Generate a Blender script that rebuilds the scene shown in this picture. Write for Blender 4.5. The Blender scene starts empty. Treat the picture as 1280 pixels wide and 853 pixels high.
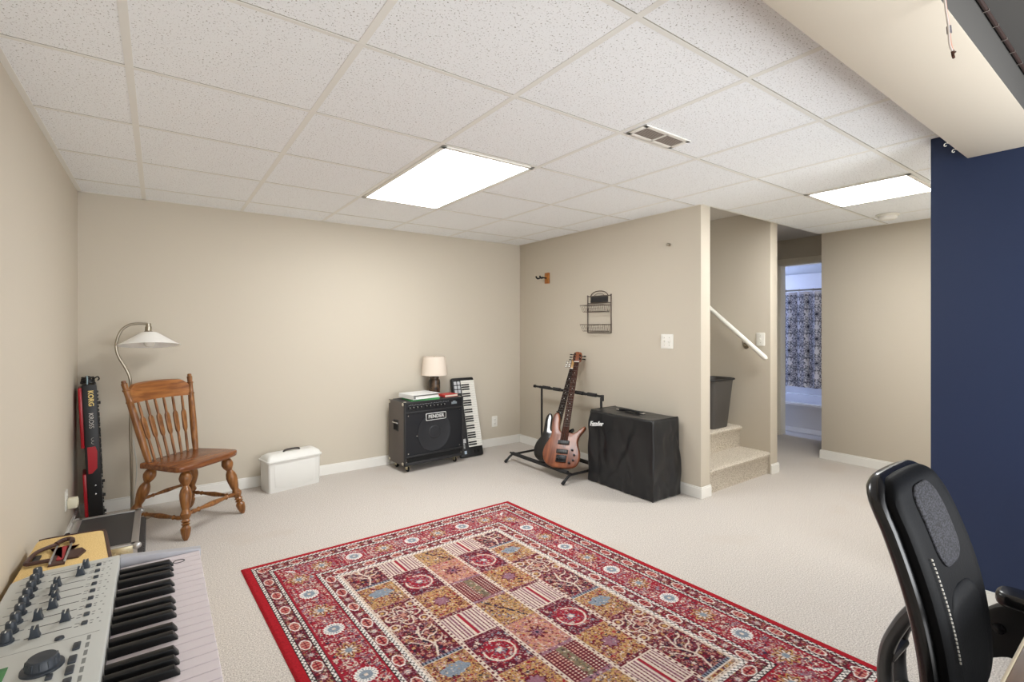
import bpy, bmesh, math, random
import numpy as np
from mathutils import Vector, Matrix
random.seed(7)
SC = bpy.context.scene
COL = SC.collection
PI = math.pi

# ------------------------------------------------------------------ helpers
def lin(c):
    c = c / 255.0
    return c / 12.92 if c <= .04045 else ((c + .055) / 1.055) ** 2.4
def rgb(r, g, b): return (lin(r), lin(g), lin(b), 1.0)

def mat(name, col, rough=.6, metal=0.0, bump=None, var=None, spec=.5, emit=None, coat=0.0, trans=0.0, sheen=0.0):
    """bump = (scale, strength, distance); var = (scale, other colour, contrast lo, hi, stretch)"""
    m = bpy.data.materials.new(name); m.use_nodes = True
    nt = m.node_tree; N = nt.nodes; L = nt.links
    b = N['Principled BSDF']
    b.inputs['Base Color'].default_value = col
    b.inputs['Roughness'].default_value = rough
    b.inputs['Metallic'].default_value = metal
    b.inputs['Specular IOR Level'].default_value = spec
    b.inputs['Coat Weight'].default_value = coat
    b.inputs['Transmission Weight'].default_value = trans
    b.inputs['Sheen Weight'].default_value = sheen
    if emit:
        b.inputs['Emission Color'].default_value = emit[0]; b.inputs['Emission Strength'].default_value = emit[1]
    tc = None
    if bump or var:
        tc = N.new('ShaderNodeTexCoord')
    if bump:
        n = N.new('ShaderNodeTexNoise'); n.inputs['Scale'].default_value = bump[0]; n.inputs['Detail'].default_value = 3
        L.new(tc.outputs['Object'], n.inputs['Vector'])
        bp = N.new('ShaderNodeBump'); bp.inputs['Strength'].default_value = bump[1]; bp.inputs['Distance'].default_value = bump[2]
        L.new(n.outputs['Fac'], bp.inputs['Height']); L.new(bp.outputs['Normal'], b.inputs['Normal'])
    if var:
        n = N.new('ShaderNodeTexNoise'); n.inputs['Scale'].default_value = var[0]; n.inputs['Detail'].default_value = 4
        src = tc.outputs['Object']
        if len(var) > 4:
            mp = N.new('ShaderNodeMapping'); mp.inputs['Scale'].default_value = var[4]; L.new(src, mp.inputs['Vector']); src = mp.outputs['Vector']
        L.new(src, n.inputs['Vector'])
        mr = N.new('ShaderNodeMapRange'); mr.inputs['From Min'].default_value = var[2]; mr.inputs['From Max'].default_value = var[3]
        L.new(n.outputs['Fac'], mr.inputs['Value'])
        mx = N.new('ShaderNodeMix'); mx.data_type = 'RGBA'
        L.new(mr.outputs['Result'], mx.inputs['Factor'])
        mx.inputs['A'].default_value = col; mx.inputs['B'].default_value = var[1]
        L.new(mx.outputs['Result'], b.inputs['Base Color'])
    return m

def attr_mat(name, rough=.9, bump=None):
    m = mat(name, (1, 1, 1, 1), rough, bump=bump, spec=.2)
    nt = m.node_tree
    a = nt.nodes.new('ShaderNodeAttribute'); a.attribute_name = 'Col'
    nt.links.new(a.outputs['Color'], nt.nodes['Principled BSDF'].inputs['Base Color'])
    return m

def merge(bm, b2, M=None, mi=0):
    if M is not None: bmesh.ops.transform(b2, matrix=M, verts=b2.verts)
    for f in b2.faces: f.material_index = mi
    me = bpy.data.meshes.new('tmp'); b2.to_mesh(me); b2.free()
    bm.from_mesh(me); bpy.data.meshes.remove(me)

def BM(): return bmesh.new()

def box(bm, x0, x1, y0, y1, z0, z1, bev=0, seg=2, M=None, mi=0):
    b = BM(); bmesh.ops.create_cube(b, size=1)
    bmesh.ops.scale(b, vec=(x1 - x0, y1 - y0, z1 - z0), verts=b.verts)
    bmesh.ops.translate(b, vec=((x0 + x1) / 2, (y0 + y1) / 2, (z0 + z1) / 2), verts=b.verts)
    if bev: bmesh.ops.bevel(b, geom=b.edges[:], offset=bev, segments=seg, profile=.5, affect='EDGES')
    merge(bm, b, M, mi); return bm

def ring(bm, c, n1, n2, r, seg):
    return [bm.verts.new(c + n1 * (math.cos(2 * PI * k / seg) * r) + n2 * (math.sin(2 * PI * k / seg) * r)) for k in range(seg)]

def tube(bm, pts, r, seg=10, closed=False, M=None, mi=0, flat=1.0):
    b = BM(); P = [Vector(p) for p in pts]; n = len(P)
    R = r if isinstance(r, (list, tuple)) else [r] * n
    T = []
    for i in range(n):
        if closed: t = P[(i + 1) % n] - P[i - 1]
        else: t = P[min(i + 1, n - 1)] - P[max(i - 1, 0)]
        T.append(t.normalized())
    up = Vector((0, 0, 1)) if abs(T[0].z) < .9 else Vector((1, 0, 0))
    n1 = T[0].cross(up).normalized(); rs = []
    for i in range(n):
        n1 = (n1 - T[i] * n1.dot(T[i])).normalized(); n2 = T[i].cross(n1)
        rs.append(ring(b, P[i], n1, n2 * flat, R[i], seg))
    for i in range(n if closed else n - 1):
        a, c = rs[i], rs[(i + 1) % n]
        for k in range(seg): b.faces.new((a[k], a[(k + 1) % seg], c[(k + 1) % seg], c[k]))
    if not closed:
        b.faces.new(rs[0][::-1]); b.faces.new(rs[-1])
    bmesh.ops.recalc_face_normals(b, faces=b.faces)
    merge(bm, b, M, mi); return bm

def lathe(bm, prof, p0=(0, 0, 0), axis=(0, 0, 1), seg=24, M=None, mi=0, closed=False, sx=1, sy=1):
    """prof: (radius, distance along axis)"""
    b = BM(); ax = Vector(axis).normalized(); p0 = Vector(p0)
    up = Vector((1, 0, 0)) if abs(ax.x) < .9 else Vector((0, 1, 0))
    n1 = (up - ax * up.dot(ax)).normalized(); n2 = ax.cross(n1)
    rs = [ring(b, p0 + ax * z, n1 * sx, n2 * sy, max(r, 1e-4), seg) for r, z in prof]
    m = len(rs)
    for i in range(m if closed else m - 1):
        a, c = rs[i], rs[(i + 1) % m]
        for k in range(seg): b.faces.new((a[k], a[(k + 1) % seg], c[(k + 1) % seg], c[k]))
    if not closed:
        if prof[0][0] > 2e-4: b.faces.new(rs[0][::-1])
        if prof[-1][0] > 2e-4: b.faces.new(rs[-1])
    bmesh.ops.recalc_face_normals(b, faces=b.faces)
    merge(bm, b, M, mi); return bm

def prism(bm, poly, z0, z1, bev=0, M=None, mi=0, seg=2):
    """polygon in xy extruded from z0 to z1"""
    b = BM()
    lo = [b.verts.new((x, y, z0)) for x, y in poly]; hi = [b.verts.new((x, y, z1)) for x, y in poly]
    f0 = b.faces.new(lo[::-1]); f1 = b.faces.new(hi); n = len(poly)
    for k in range(n): b.faces.new((lo[k], lo[(k + 1) % n], hi[(k + 1) % n], hi[k]))
    bmesh.ops.recalc_face_normals(b, faces=b.faces)
    if bev:
        ed = [e for e in b.edges if abs(e.verts[0].co.z - e.verts[1].co.z) < 1e-6]
        bmesh.ops.bevel(b, geom=ed, offset=bev, segments=seg, profile=.5, affect='EDGES')
    big = [f for f in b.faces if len(f.verts) > 4]
    bmesh.ops.triangulate(b, faces=big)
    merge(bm, b, M, mi); return bm

def ball(bm, c, r, seg=16, M=None, mi=0):
    b = BM(); bmesh.ops.create_uvsphere(b, u_segments=seg, v_segments=max(6, seg // 2), radius=1)
    s = r if isinstance(r, (tuple, list)) else (r, r, r)
    bmesh.ops.scale(b, vec=s, verts=b.verts); bmesh.ops.translate(b, vec=c, verts=b.verts)
    merge(bm, b, M, mi); return bm

def spline(pts, n=8, closed=False):
    P = [Vector(p) for p in pts]; out = []; m = len(P)
    for i in range(m if closed else m - 1):
        if closed: a, b, c, d = P[i - 1], P[i], P[(i + 1) % m], P[(i + 2) % m]
        else: a, b, c, d = P[max(i - 1, 0)], P[i], P[i + 1], P[min(i + 2, m - 1)]
        for k in range(n):
            t = k / n
            out.append(.5 * ((2 * b) + (c - a) * t + (2 * a - 5 * b + 4 * c - d) * t * t + (3 * b - a - 3 * c + d) * t ** 3))
    if not closed: out.append(P[-1])
    return out
def spline2(pts, n=8, closed=True): return [(v.x, v.y) for v in spline([(x, y, 0) for x, y in pts], n, closed)]

def rrect(x0, x1, y0, y1, r, n=5):
    out = []
    for cx, cy, a0 in ((x1 - r, y1 - r, 0), (x0 + r, y1 - r, 90), (x0 + r, y0 + r, 180), (x1 - r, y0 + r, 270)):
        for k in range(n + 1):
            a = math.radians(a0 + 90 * k / n); out.append((cx + r * math.cos(a), cy + r * math.sin(a)))
    return out

def text(bm, s, size, M, depth=.0006, shear=0, space=1.0, mi=0, bold=0):
    cu = bpy.data.curves.new('t', 'FONT'); cu.body = s; cu.size = size; cu.extrude = depth; cu.shear = shear
    cu.align_x = 'CENTER'; cu.align_y = 'CENTER'; cu.space_character = space; cu.offset = bold
    o = bpy.data.objects.new('t', cu); COL.objects.link(o)
    me = bpy.data.meshes.new_from_object(o.evaluated_get(bpy.context.evaluated_depsgraph_get()))
    b = BM(); b.from_mesh(me); bpy.data.objects.remove(o); bpy.data.curves.remove(cu); bpy.data.meshes.remove(me)
    merge(bm, b, M, mi); return bm

def frame(o, x, y, z):
    x, y, z = Vector(x).normalized(), Vector(y).normalized(), Vector(z).normalized()
    return Matrix(((x.x, y.x, z.x, o[0]), (x.y, y.y, z.y, o[1]), (x.z, y.z, z.z, o[2]), (0, 0, 0, 1)))

def link(name, bm, m, parent=None, smooth=True, ang=35, **kw):
    me = bpy.data.meshes.new(name)
    bm.to_mesh(me); bm.free()
    for mm in (m if isinstance(m, (list, tuple)) else [m]): me.materials.append(mm)
    if smooth:
        me.polygons.foreach_set('use_smooth', [True] * len(me.polygons)); me.set_sharp_from_angle(angle=math.radians(ang))
    o = bpy.data.objects.new(name, me); COL.objects.link(o)
    if parent: o.parent = parent
    for k, v in kw.items(): o[k] = v
    return o
def part(name, bm, m, parent, label=None, ang=35):
    o = link(name, bm, m, parent, ang=ang)
    if label: o['label'] = label
    return o
def thing(name, label, cat, loc=(0, 0, 0), rz=0, group=None):
    o = bpy.data.objects.new(name, None); COL.objects.link(o)
    o.location = loc; o.rotation_euler = (0, 0, rz); o['label'] = label; o['category'] = cat
    o.empty_display_size = .1
    if group: o['group'] = group
    return o
def whole(name, bm, m, label, cat, group=None, ang=35):
    o = link(name, bm, m, ang=ang); o['label'] = label; o['category'] = cat
    if group: o['group'] = group
    return o
def struct(name, bm, m, parent=None, ang=35):
    o = link(name, bm, m, parent, ang=ang)
    if not parent: o['kind'] = 'structure'
    return o

# ------------------------------------------------------------------ room numbers (metres)
XL, YA, XB, YC, XC, XD, YD = -.436, 4.353, 3.256, 2.115, 4.285, 5.215, 2.088
TW = .12                     # wall thickness
H = 2.178; HH = 2.29         # tile ceiling, hall ceiling
XN, YN = 3.026, .731         # blue wall and its end
XE = 5.95                    # wall with the bathroom door
BACK = -1.6

# ------------------------------------------------------------------ materials
M = {}
M['wall'] = mat('beige_wall_paint', rgb(201, 192, 176), .75, bump=(180, .06, .002))
M['bluewall'] = mat('navy_wall_paint', rgb(30, 46, 80), .6, bump=(180, .05, .002))
M['trim'] = mat('white_trim_paint', rgb(232, 230, 224), .4)
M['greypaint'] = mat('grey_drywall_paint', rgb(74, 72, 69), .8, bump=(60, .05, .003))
M['tbar'] = mat('ceiling_grid_white', rgb(236, 236, 231), .5)
M['white'] = mat('white_plastic', rgb(236, 234, 226), .45)
M['black'] = mat('black_plastic', rgb(20, 20, 22), .42)
M['blackmatte'] = mat('black_matte_metal', rgb(30, 29, 30), .5, metal=.3)
M['chrome'] = mat('polished_metal', rgb(205, 205, 205), .22, metal=1)
M['nickel'] = mat('brushed_nickel', rgb(168, 160, 145), .32, metal=1)
M['alu'] = mat('aluminium_extrusion', rgb(190, 190, 190), .38, metal=.85)
M['darkmetal'] = mat('dark_wire_metal', rgb(98, 86, 80), .45, metal=.6)
M['brass'] = mat('pale_brass_clasp', rgb(205, 195, 165), .35, metal=.8)
M['rubber'] = mat('black_rubber', rgb(18, 18, 18), .8)
M['bathwall'] = mat('bathroom_paint', rgb(203, 207, 218), .7)
M['tub'] = mat('white_bathtub_acrylic', rgb(226, 227, 236), .25)
M['cable'] = mat('grey_cord', rgb(186, 184, 178), .55)

def carpet_mat():
    m = mat('beige_cut_pile_carpet', rgb(214, 206, 198), .95, spec=.1, sheen=.2)
    nt = m.node_tree; N = nt.nodes; L = nt.links; b = N['Principled BSDF']
    tc = N.new('ShaderNodeTexCoord')
    def noise(s, d=3):
        n = N.new('ShaderNodeTexNoise'); n.inputs['Scale'].default_value = s; n.inputs['Detail'].default_value = d
        L.new(tc.outputs['Object'], n.inputs['Vector']); return n.outputs['Fac']
    def mapr(v, a, c):
        n = N.new('ShaderNodeMapRange'); n.inputs['From Min'].default_value = a; n.inputs['From Max'].default_value = c
        L.new(v, n.inputs['Value']); return n.outputs['Result']
    def mix(f, a, c):
        n = N.new('ShaderNodeMix'); n.data_type = 'RGBA'; L.new(f, n.inputs['Factor'])
        for k, v in (('A', a), ('B', c)):
            if isinstance(v, tuple): n.inputs[k].default_value = v
            else: L.new(v, n.inputs[k])
        return n.outputs['Result']
    fine = mix(mapr(noise(190, 4), .33, .67), rgb(162, 153, 145), rgb(224, 217, 209))
    soil = mapr(noise(1.7, 4), .60, .80)
    c = mix(soil, fine, rgb(190, 178, 166))
    L.new(c, b.inputs['Base Color'])
    bp = N.new('ShaderNodeBump'); bp.inputs['Strength'].default_value = .55; bp.inputs['Distance'].default_value = .006
    L.new(noise(170, 4), bp.inputs['Height']); L.new(bp.outputs['Normal'], b.inputs['Normal'])
    return m
M['carpet'] = carpet_mat()
def stair_mat():
    m = mat('beige_loop_stair_carpet', rgb(200, 189, 172), .95, spec=.1)
    nt = m.node_tree; N = nt.nodes; L = nt.links; b = N['Principled BSDF']
    tc = N.new('ShaderNodeTexCoord')
    v = N.new('ShaderNodeTexVoronoi'); v.inputs['Scale'].default_value = 130
    L.new(tc.outputs['Object'], v.inputs['Vector'])
    r = N.new('ShaderNodeValToRGB'); r.color_ramp.elements[0].color = rgb(232, 224, 210); r.color_ramp.elements[1].color = rgb(186, 174, 156)
    r.color_ramp.elements[0].position = .2; r.color_ramp.elements[1].position = .75
    L.new(v.outputs['Distance'], r.inputs['Fac']); L.new(r.outputs['Color'], b.inputs['Base Color'])
    bp = N.new('ShaderNodeBump'); bp.inputs['Strength'].default_value = .8; bp.inputs['Distance'].default_value = .008; bp.invert = True
    L.new(v.outputs['Distance'], bp.inputs['Height']); L.new(bp.outputs['Normal'], b.inputs['Normal'])
    return m
M['stair'] = stair_mat()
def tile_mat():
    m = mat('fissured_ceiling_tile', rgb(248, 251, 253), .9, spec=.1)
    nt = m.node_tree; N = nt.nodes; L = nt.links; b = N['Principled BSDF']
    tc = N.new('ShaderNodeTexCoord')
    n = N.new('ShaderNodeTexNoise'); n.inputs['Scale'].default_value = 150; n.inputs['Detail'].default_value = 2; n.inputs['Roughness'].default_value = .7
    L.new(tc.outputs['Object'], n.inputs['Vector'])
    mr = N.new('ShaderNodeMapRange'); mr.inputs['From Min'].default_value = .60; mr.inputs['From Max'].default_value = .68
    L.new(n.outputs['Fac'], mr.inputs['Value'])
    mx = N.new('ShaderNodeMix'); mx.data_type = 'RGBA'; L.new(mr.outputs['Result'], mx.inputs['Factor'])
    mx.inputs['A'].default_value = rgb(248, 251, 253); mx.inputs['B'].default_value = rgb(150, 148, 142)
    L.new(mx.outputs['Result'], b.inputs['Base Color'])
    bp = N.new('ShaderNodeBump'); bp.inputs['Strength'].default_value = .4; bp.inputs['Distance'].default_value = .003; bp.invert = True
    L.new(mr.outputs['Result'], bp.inputs['Height']); L.new(bp.outputs['Normal'], b.inputs['Normal'])
    return m
M['tile'] = tile_mat()
def wood(name, a, b2, scale=9, stretch=(1, 1, .08), rough=.35, lo=.35, hi=.65):
    return mat(name, a, rough, var=(scale, b2, lo, hi, stretch))
M['oak'] = wood('honey_oak_wood', rgb(152, 102, 54), rgb(104, 62, 28), 60, (1, 1, .06), .3)
M['oakflat'] = wood('honey_oak_seat', rgb(138, 84, 44), rgb(100, 54, 26), 50, (.08, 1, 1), .25)
M['oakrail'] = wood('honey_oak_crest', rgb(162, 104, 50), rgb(120, 68, 28), 55, (.06, 1, 1), .3)
M['screen'] = None
# ================================================================== SETTING
def slab(name, x0, x1, y0, y1, z0, z1, m, bev=0):
    return struct(name, box(BM(), x0, x1, y0, y1, z0, z1, bev), m)
slab('floor', XL - .15, 6.0, BACK, 5.2, -.1, 0, M['carpet'])
slab('wall_left', XL - TW, XL, BACK, YA + TW, 0, H + .15, M['wall'])
slab('wall_back', XL, XB + TW, YA, YA + TW, 0, H + .15, M['wall'])
slab('wall_right', XB, XB + TW, YC, YA, 0, 3.3, M['wall'], .004)
slab('wall_stair', XC, XC + TW, YC, 5.2, 0, 3.3, M['wall'], .004)
slab('wall_hall', XD, XD + TW, .2, YD, 0, HH, M['wall'], .004)
slab('wall_blue', XN, XN + TW, BACK, YN, 0, H + .1, M['bluewall'], .003)
slab('wall_alcove', XN + TW, XD + TW, .08, .2, 0, H + .1, M['wall'])
slab('wall_recess', XD + TW, XE, YD - .12, YD, 0, HH, M['wall'])
slab('wall_hallend', XC + TW, XE + TW, 5.08, 5.2, 0, HH, M['wall'])
slab('wall_stairend', XB + TW, XC, 5.08, 5.2, 0, 3.3, M['wall'])
# wall with the bathroom doorway (jamb from Y 2.80 down to Y 2.09)
bm = BM(); DJ, DT = 2.835, 2.005
box(bm, XE, XE + TW, DJ, 5.08, 0, HH); box(bm, XE, XE + TW, YD - .12, DJ, DT, HH)
struct('wall_bathroom', bm, M['wall'])
bm = BM()     # door casing with a stepped profile
for (a, b2, t) in ((.0, .062, .014), (.012, .05, .02)):
    box(bm, XE - t, XE, DJ + a - .005, DJ + b2, 0, DT + b2, .003)
    box(bm, XE - t, XE, YD, DJ + b2, DT + a - .005, DT + b2, .003)
box(bm, XE, XE + TW, DJ - .014, DJ, 0, DT, .002); box(bm, XE, XE + TW, YD, DJ, DT - .014, DT, .002)
struct('trim_1', bm, mat('cream_casing_paint', rgb(232, 224, 206), .45))
# ceilings
GX0, GY0, G = -.0815, 2.1675, .6096
bm = BM()
box(bm, XL, XB, .598, YA, H + .0015, H + .05); box(bm, XB, XD, .2, YC, H + .0015, H + .05)
def bar(x0, x1, y0, y1, z=0): box(bm, x0, x1, y0, y1, H - z, H + .003, 0, 1, mi=1)
xs = [GX0 + G * i for i in range(0, 9)]; ys = [GY0 + G * j for j in range(-2, 4)]
for x in xs:
    if x < XB: bar(x - .012, x + .012, .598, YA)
    elif x < XD: bar(x - .012, x + .012, .2, YC)
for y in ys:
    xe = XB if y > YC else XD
    bar(XL, xe, y - .009, y + .009, .0002); box(bm, XL, xe, y - .0125, y - .009, H + .0008, H + .003, mi=2)      # dark strip painted as the shadow line along the tile edge
for a in ((XL, XL + .022, .598, YA), (XL, XB, YA - .02, YA), (XB - .02, XB, YC, YA), (XB, XD, YC - .02, YC), (XD - .02, XD, .2, YC)): bar(*a)
struct('ceiling', bm, [M['tile'], M['tbar'], mat('tile_gap_shade', rgb(150, 147, 136), .9)])
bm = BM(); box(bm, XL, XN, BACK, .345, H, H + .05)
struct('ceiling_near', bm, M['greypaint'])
bm = BM(); box(bm, XB + TW, XE + TW, YC + .002, 5.2, HH, HH + .05); box(bm, XB + TW, XC, YC, YC + .1, H + .05, 3.3)
struct('ceiling_hall', bm, mat('hall_ceiling_paint', rgb(205, 200, 192), .8))
bpy.data.objects['ceiling_hall'].data.vertices  # flat drywall
# soffit: underside and far face beige, near face grey
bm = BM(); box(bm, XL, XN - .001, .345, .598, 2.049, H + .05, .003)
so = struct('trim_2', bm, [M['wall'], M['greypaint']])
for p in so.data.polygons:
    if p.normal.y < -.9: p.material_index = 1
# sloping stairwell ceiling
bm = BM(); prism(bm, [(YC + .1, 2.9), (5.2, 3.3), (5.2, 3.35), (YC + .1, 2.95)], XB + TW, XC, M=frame((0, 0, 0), (0, 1, 0), (0, 0, 1), (1, 0, 0)))
struct('ceiling_stair', bm, M['wall'])
# baseboards
BH, BT = .085, .012
def bboard(name, segs, caps=()):
    bm = BM()
    for (x0, y0, x1, y1, nx, ny) in segs:
        xa, xb = min(x0, x1), max(x0, x1); ya, yb = min(y0, y1), max(y0, y1)
        if nx: xa, xb = (x0, x0 + nx * BT) if nx > 0 else (x0 - BT, x0)
        if ny: ya, yb = (y0, y0 + ny * BT) if ny > 0 else (y0 - BT, y0)
        box(bm, xa, xb, ya, yb, 0, BH - .012, .001, 1)
        box(bm, xa + (0 if nx <= 0 else 0) + (.004 if nx < 0 else 0), xb - (.004 if nx > 0 else 0), ya + (.004 if ny < 0 else 0), yb - (.004 if ny > 0 else 0), BH - .013, BH, .002, 2)
    return struct(name, bm, M['trim'])
bboard('baseboard_left', [(XL, BACK, XL, YA, 1, 0)])
bboard('baseboard_back', [(XL + BT, YA, XB - BT, YA, 0, -1)])
bboard('baseboard_right', [(XB, YC - BT, XB, YA, -1, 0), (XB, YC, XB + TW, YC, 0, -1)])
bboard('baseboard_stair', [(XC - .002, YC, XC + TW + BT, YC, 0, -1), (XC + TW, YC, XC + TW, 5.08, 1, 0)])
bboard('baseboard_hall', [(XD, .2, XD, YD + BT, -1, 0), (XD, YD, XE, YD, 0, 1)])
bboard('baseboard_blue', [(XN, BACK, XN, YN + BT, -1, 0), (XN, YN, XN + TW, YN, 0, 1)])

# ------------------------------------------------------------------ bathroom beyond the doorway
slab('floor_bathroom', 6.0, 7.3, 1.2, 4.2, -.1, -.004, mat('pale_vinyl_floor', rgb(196, 196, 206), .35))
bm = BM(); box(bm, 7.2, 7.3, 1.2, 4.2, 0, 2.4); box(bm, XE + TW, 7.2, 4.1, 4.2, 0, 2.4); box(bm, XE + TW, 7.2, 1.2, 1.3, 0, 2.4)
box(bm, XE + TW - .001, XE + TW + .004, DJ + .01, 4.1, 0, 2.4)
struct('wall_bathfar', bm, M['bathwall'])
slab('ceiling_bathroom', XE + TW, 7.3, 1.2, 4.2, 2.34, 2.4, M['bathwall'])
t = thing('bathtub', 'white bathtub seen low through the open bathroom doorway', 'bathtub', (6.72, 2.7, 0))
bm = BM(); n = 40
prof = [(-.40, 0), (-.36, .05), (-.355, .26), (-.37, .30), (-.385, .325), (-.38, .345), (-.33, .35), (-.27, .34), (-.22, .15)]
rows = []
for i in range(n + 1):
    y = -1.35 + 2.7 * i / n; bow = .05 * (1 - (y / 1.35) ** 2)
    rows.append([bm.verts.new((px - (bow if px < -.3 else bow * .6), y, pz)) for px, pz in prof])
for i in range(n):
    for k in range(len(prof) - 1): bm.faces.new((rows[i][k], rows[i][k + 1], rows[i + 1][k + 1], rows[i + 1][k]))
part('apron', bm, M['tub'], t)
bm = BM(); box(bm, -.24, .47, -1.35, 1.35, 0, .15, .01); box(bm, .40, .475, -1.35, 1.35, .1, .36, .01)
part('basin', bm, M['tub'], t)
bm = BM(); box(bm, .44, .478, -1.35, 1.35, .36, 2.0, .005)
part('surround_panel', bm, M['tub'], t)
t = thing('shower_rod', 'horizontal metal shower rod above the patterned curtain', 'rod', (6.45, 2.7, 1.73))
part('pole', tube(BM(), [(0, -1.38, 0), (0, 1.38, 0)], .011, 12), M['nickel'], t)
for s in (-1, 1):
    bm = BM(); lathe(bm, [(.03, 0), (.03, .01), (.014, .02), (.012, .03)], (0, s * 1.395, 0), (0, -s, 0)); part('flange', bm, M['nickel'], t)

def numpy_hash(i, j, s): 
    v = np.sin(i * 127.1 + j * 311.7 + s * 74.7) * 43758.5453
    return v - np.floor(v)
def pal(*cs): return np.array([[lin(a), lin(b), lin(c)] for a, b, c in cs])
def paint(me, rgbarr):
    a = me.attributes.new('Col', 'FLOAT_COLOR', 'POINT')
    x = np.ones((len(rgbarr), 4), dtype=np.float32); x[:, :3] = rgbarr
    a.data.foreach_set('color', x.ravel())

def shower_curtain():
    W, Hh = 1.5, 1.18; nx, nz = 330, 260
    u = np.linspace(0, W, nx); w = np.linspace(0, Hh, nz); U, V = np.meshgrid(u, w)
    fold = .020 * np.sin(U * 2 * PI / .17 + .6 * np.sin(U * 9)) + .008 * np.sin(U * 2 * PI / .061 + 1)
    X = fold * (.55 + .45 * (1 - V / Hh)); Y = U - W / 2; Z = V
    # damask: staggered medallions
    cu, cv = .21, .30
    col = np.empty(U.shape + (3,)); base = pal((228, 228, 238), (104, 106, 124), (176, 178, 194), (72, 74, 92))
    col[:] = base[0]
    def med(cx, cy):
        dx = (U - cx + cu / 2) % cu - cu / 2; dy = (V - cy + cv / 2) % cv - cv / 2
        r = np.hypot(dx, dy * .82); a = np.arctan2(dy * .82, dx)
        return dx, dy, r, a
    for (ox, oy) in ((0, 0), (cu / 2, cv / 2)):
        dx, dy, r, a = med(ox, oy)
        R = .074 * (1 + .10 * np.cos(10 * a))
        pet = np.abs(np.sin(5 * a + r * 40))
        col[(r < R) & (pet > .55)] = base[2]
        col[(r < R) & (r > R * .84) & (np.abs(np.cos(5 * a)) > .4)] = base[1]
        col[(r < R * .62) & (np.sin(r * 330) > .45)] = base[1]
        col[(r < R * .2)] = base[3]
        # leaves curling off the medallion
        for s in (-1, 1):
            for (lx, ly, la, ll, lw) in ((.055, .085, .9, .045, .016), (.02, .105, 1.4, .04, .013), (.085, .06, .3, .035, .012), (.05, -.09, -.9, .042, .015), (.015, -.112, -1.5, .03, .012), (.09, -.04, -.4, .03, .011)):
                ex = (s * dx - lx) * math.cos(la) + (dy - ly) * math.sin(la); ey = -(s * dx - lx) * math.sin(la) + (dy - ly) * math.cos(la)
                col[((ex / ll) ** 2 + ((ey + .2 * ex) / lw) ** 2 < .30) ] = base[1 if ll > .036 else 3]
                col[((ex / ll) ** 2 + ((ey + .2 * ex) / lw) ** 2 < .06)] = base[0]
    n1 = numpy_hash(np.floor(U / .012), np.floor(V / .012), 3)
    col[(n1 > .95)] = base[2]
    col[V > Hh - .035] = base[0]
    me = bpy.data.meshes.new('shower_curtain')
    vs = np.stack([X, Y, Z], -1).reshape(-1, 3)
    idx = np.arange(nx * nz).reshape(nz, nx)
    f = np.stack([idx[:-1, :-1], idx[:-1, 1:], idx[1:, 1:], idx[1:, :-1]], -1).reshape(-1, 4)
    me.from_pydata(vs.tolist(), [], f.tolist()); me.update()
    paint(me, col.reshape(-1, 3)); me.materials.append(attr_mat('damask_curtain_cloth', .8))
    me.polygons.foreach_set('use_smooth', [True] * len(me.polygons))
    return me
t = thing('shower_curtain', 'white shower curtain printed with grey damask medallions, seen through the doorway', 'shower curtain', (6.45, 2.75, .53))
o = bpy.data.objects.new('cloth', shower_curtain()); COL.objects.link(o); o.parent = t
md = o.modifiers.new('th', 'SOLIDIFY'); md.thickness = .002
for k in range(10):
    y = -.71 + k * .158
    bm = BM(); tube(bm, [(.017 * math.cos(a), y, 1.195 + .021 * math.sin(a)) for a in [2 * PI * q / 14 for q in range(14)]], .0022, 6, True)
    part('curtain_ring', bm, M['nickel'], t)

# ================================================================== CEILING FITTINGS
M['glow'] = mat('lit_diffuser', rgb(250, 250, 245), .5, emit=((.97, .99, 1.0, 1), 20.0))
M['glow2'] = mat('lit_diffuser_cool', rgb(250, 250, 250), .5, emit=((.985, .99, .985, 1), 30.0))
def ceiling_light(x0, x1, y0, y1, label, gm):
    t = thing('ceiling_light', label, 'ceiling light', ((x0 + x1) / 2, (y0 + y1) / 2, H), 0, 'ceiling light panels')
    a, b2 = (x1 - x0) / 2, (y1 - y0) / 2; w = .026
    bm = BM()
    for s in (-1, 1):
        box(bm, s * a - (w if s > 0 else 0), s * a + (w if s < 0 else 0), -b2, b2, -.006, .004, .002)
        box(bm, -a, a, s * b2 - (w if s > 0 else 0), s * b2 + (w if s < 0 else 0), -.006, .004, .002)
    part('frame', bm, M['white'], t)
    part('diffuser', box(BM(), -a + w, a - w, -b2 + w, b2 - w, -.003, .003), gm, t)
ceiling_light(GX0 + 2 * G + .012, GX0 + 3 * G - .012, GY0 + .012, GY0 + 2 * G - .012, 'long rectangular lit ceiling panel over the middle of the room', M['glow'])
ceiling_light(GX0 + 6 * G + .012, GX0 + 7 * G - .012, GY0 - 2 * G + .012, GY0 - G - .012, 'square lit ceiling panel beside the top of the navy wall', M['glow2'])
t = thing('ceiling_vent', 'small white ceiling air vent with grey louvres', 'air vent', (1.935, 1.478, H))
bm = BM()
for s in (-1, 1):
    box(bm, -.165, .165, s * .05 - .011, s * .05 + .011, -.006, .0, .002); box(bm, s * .153 - .012, s * .153 + .012, -.06, .06, -.006, .0, .002)
box(bm, -.006, .006, -.05, .05, -.006, 0)
part('frame', bm, M['white'], t)
part('backing', box(BM(), -.15, .15, -.045, .045, -.0025, -.0005), mat('vent_shadow_grey', rgb(120, 108, 98), .9), t)
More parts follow.
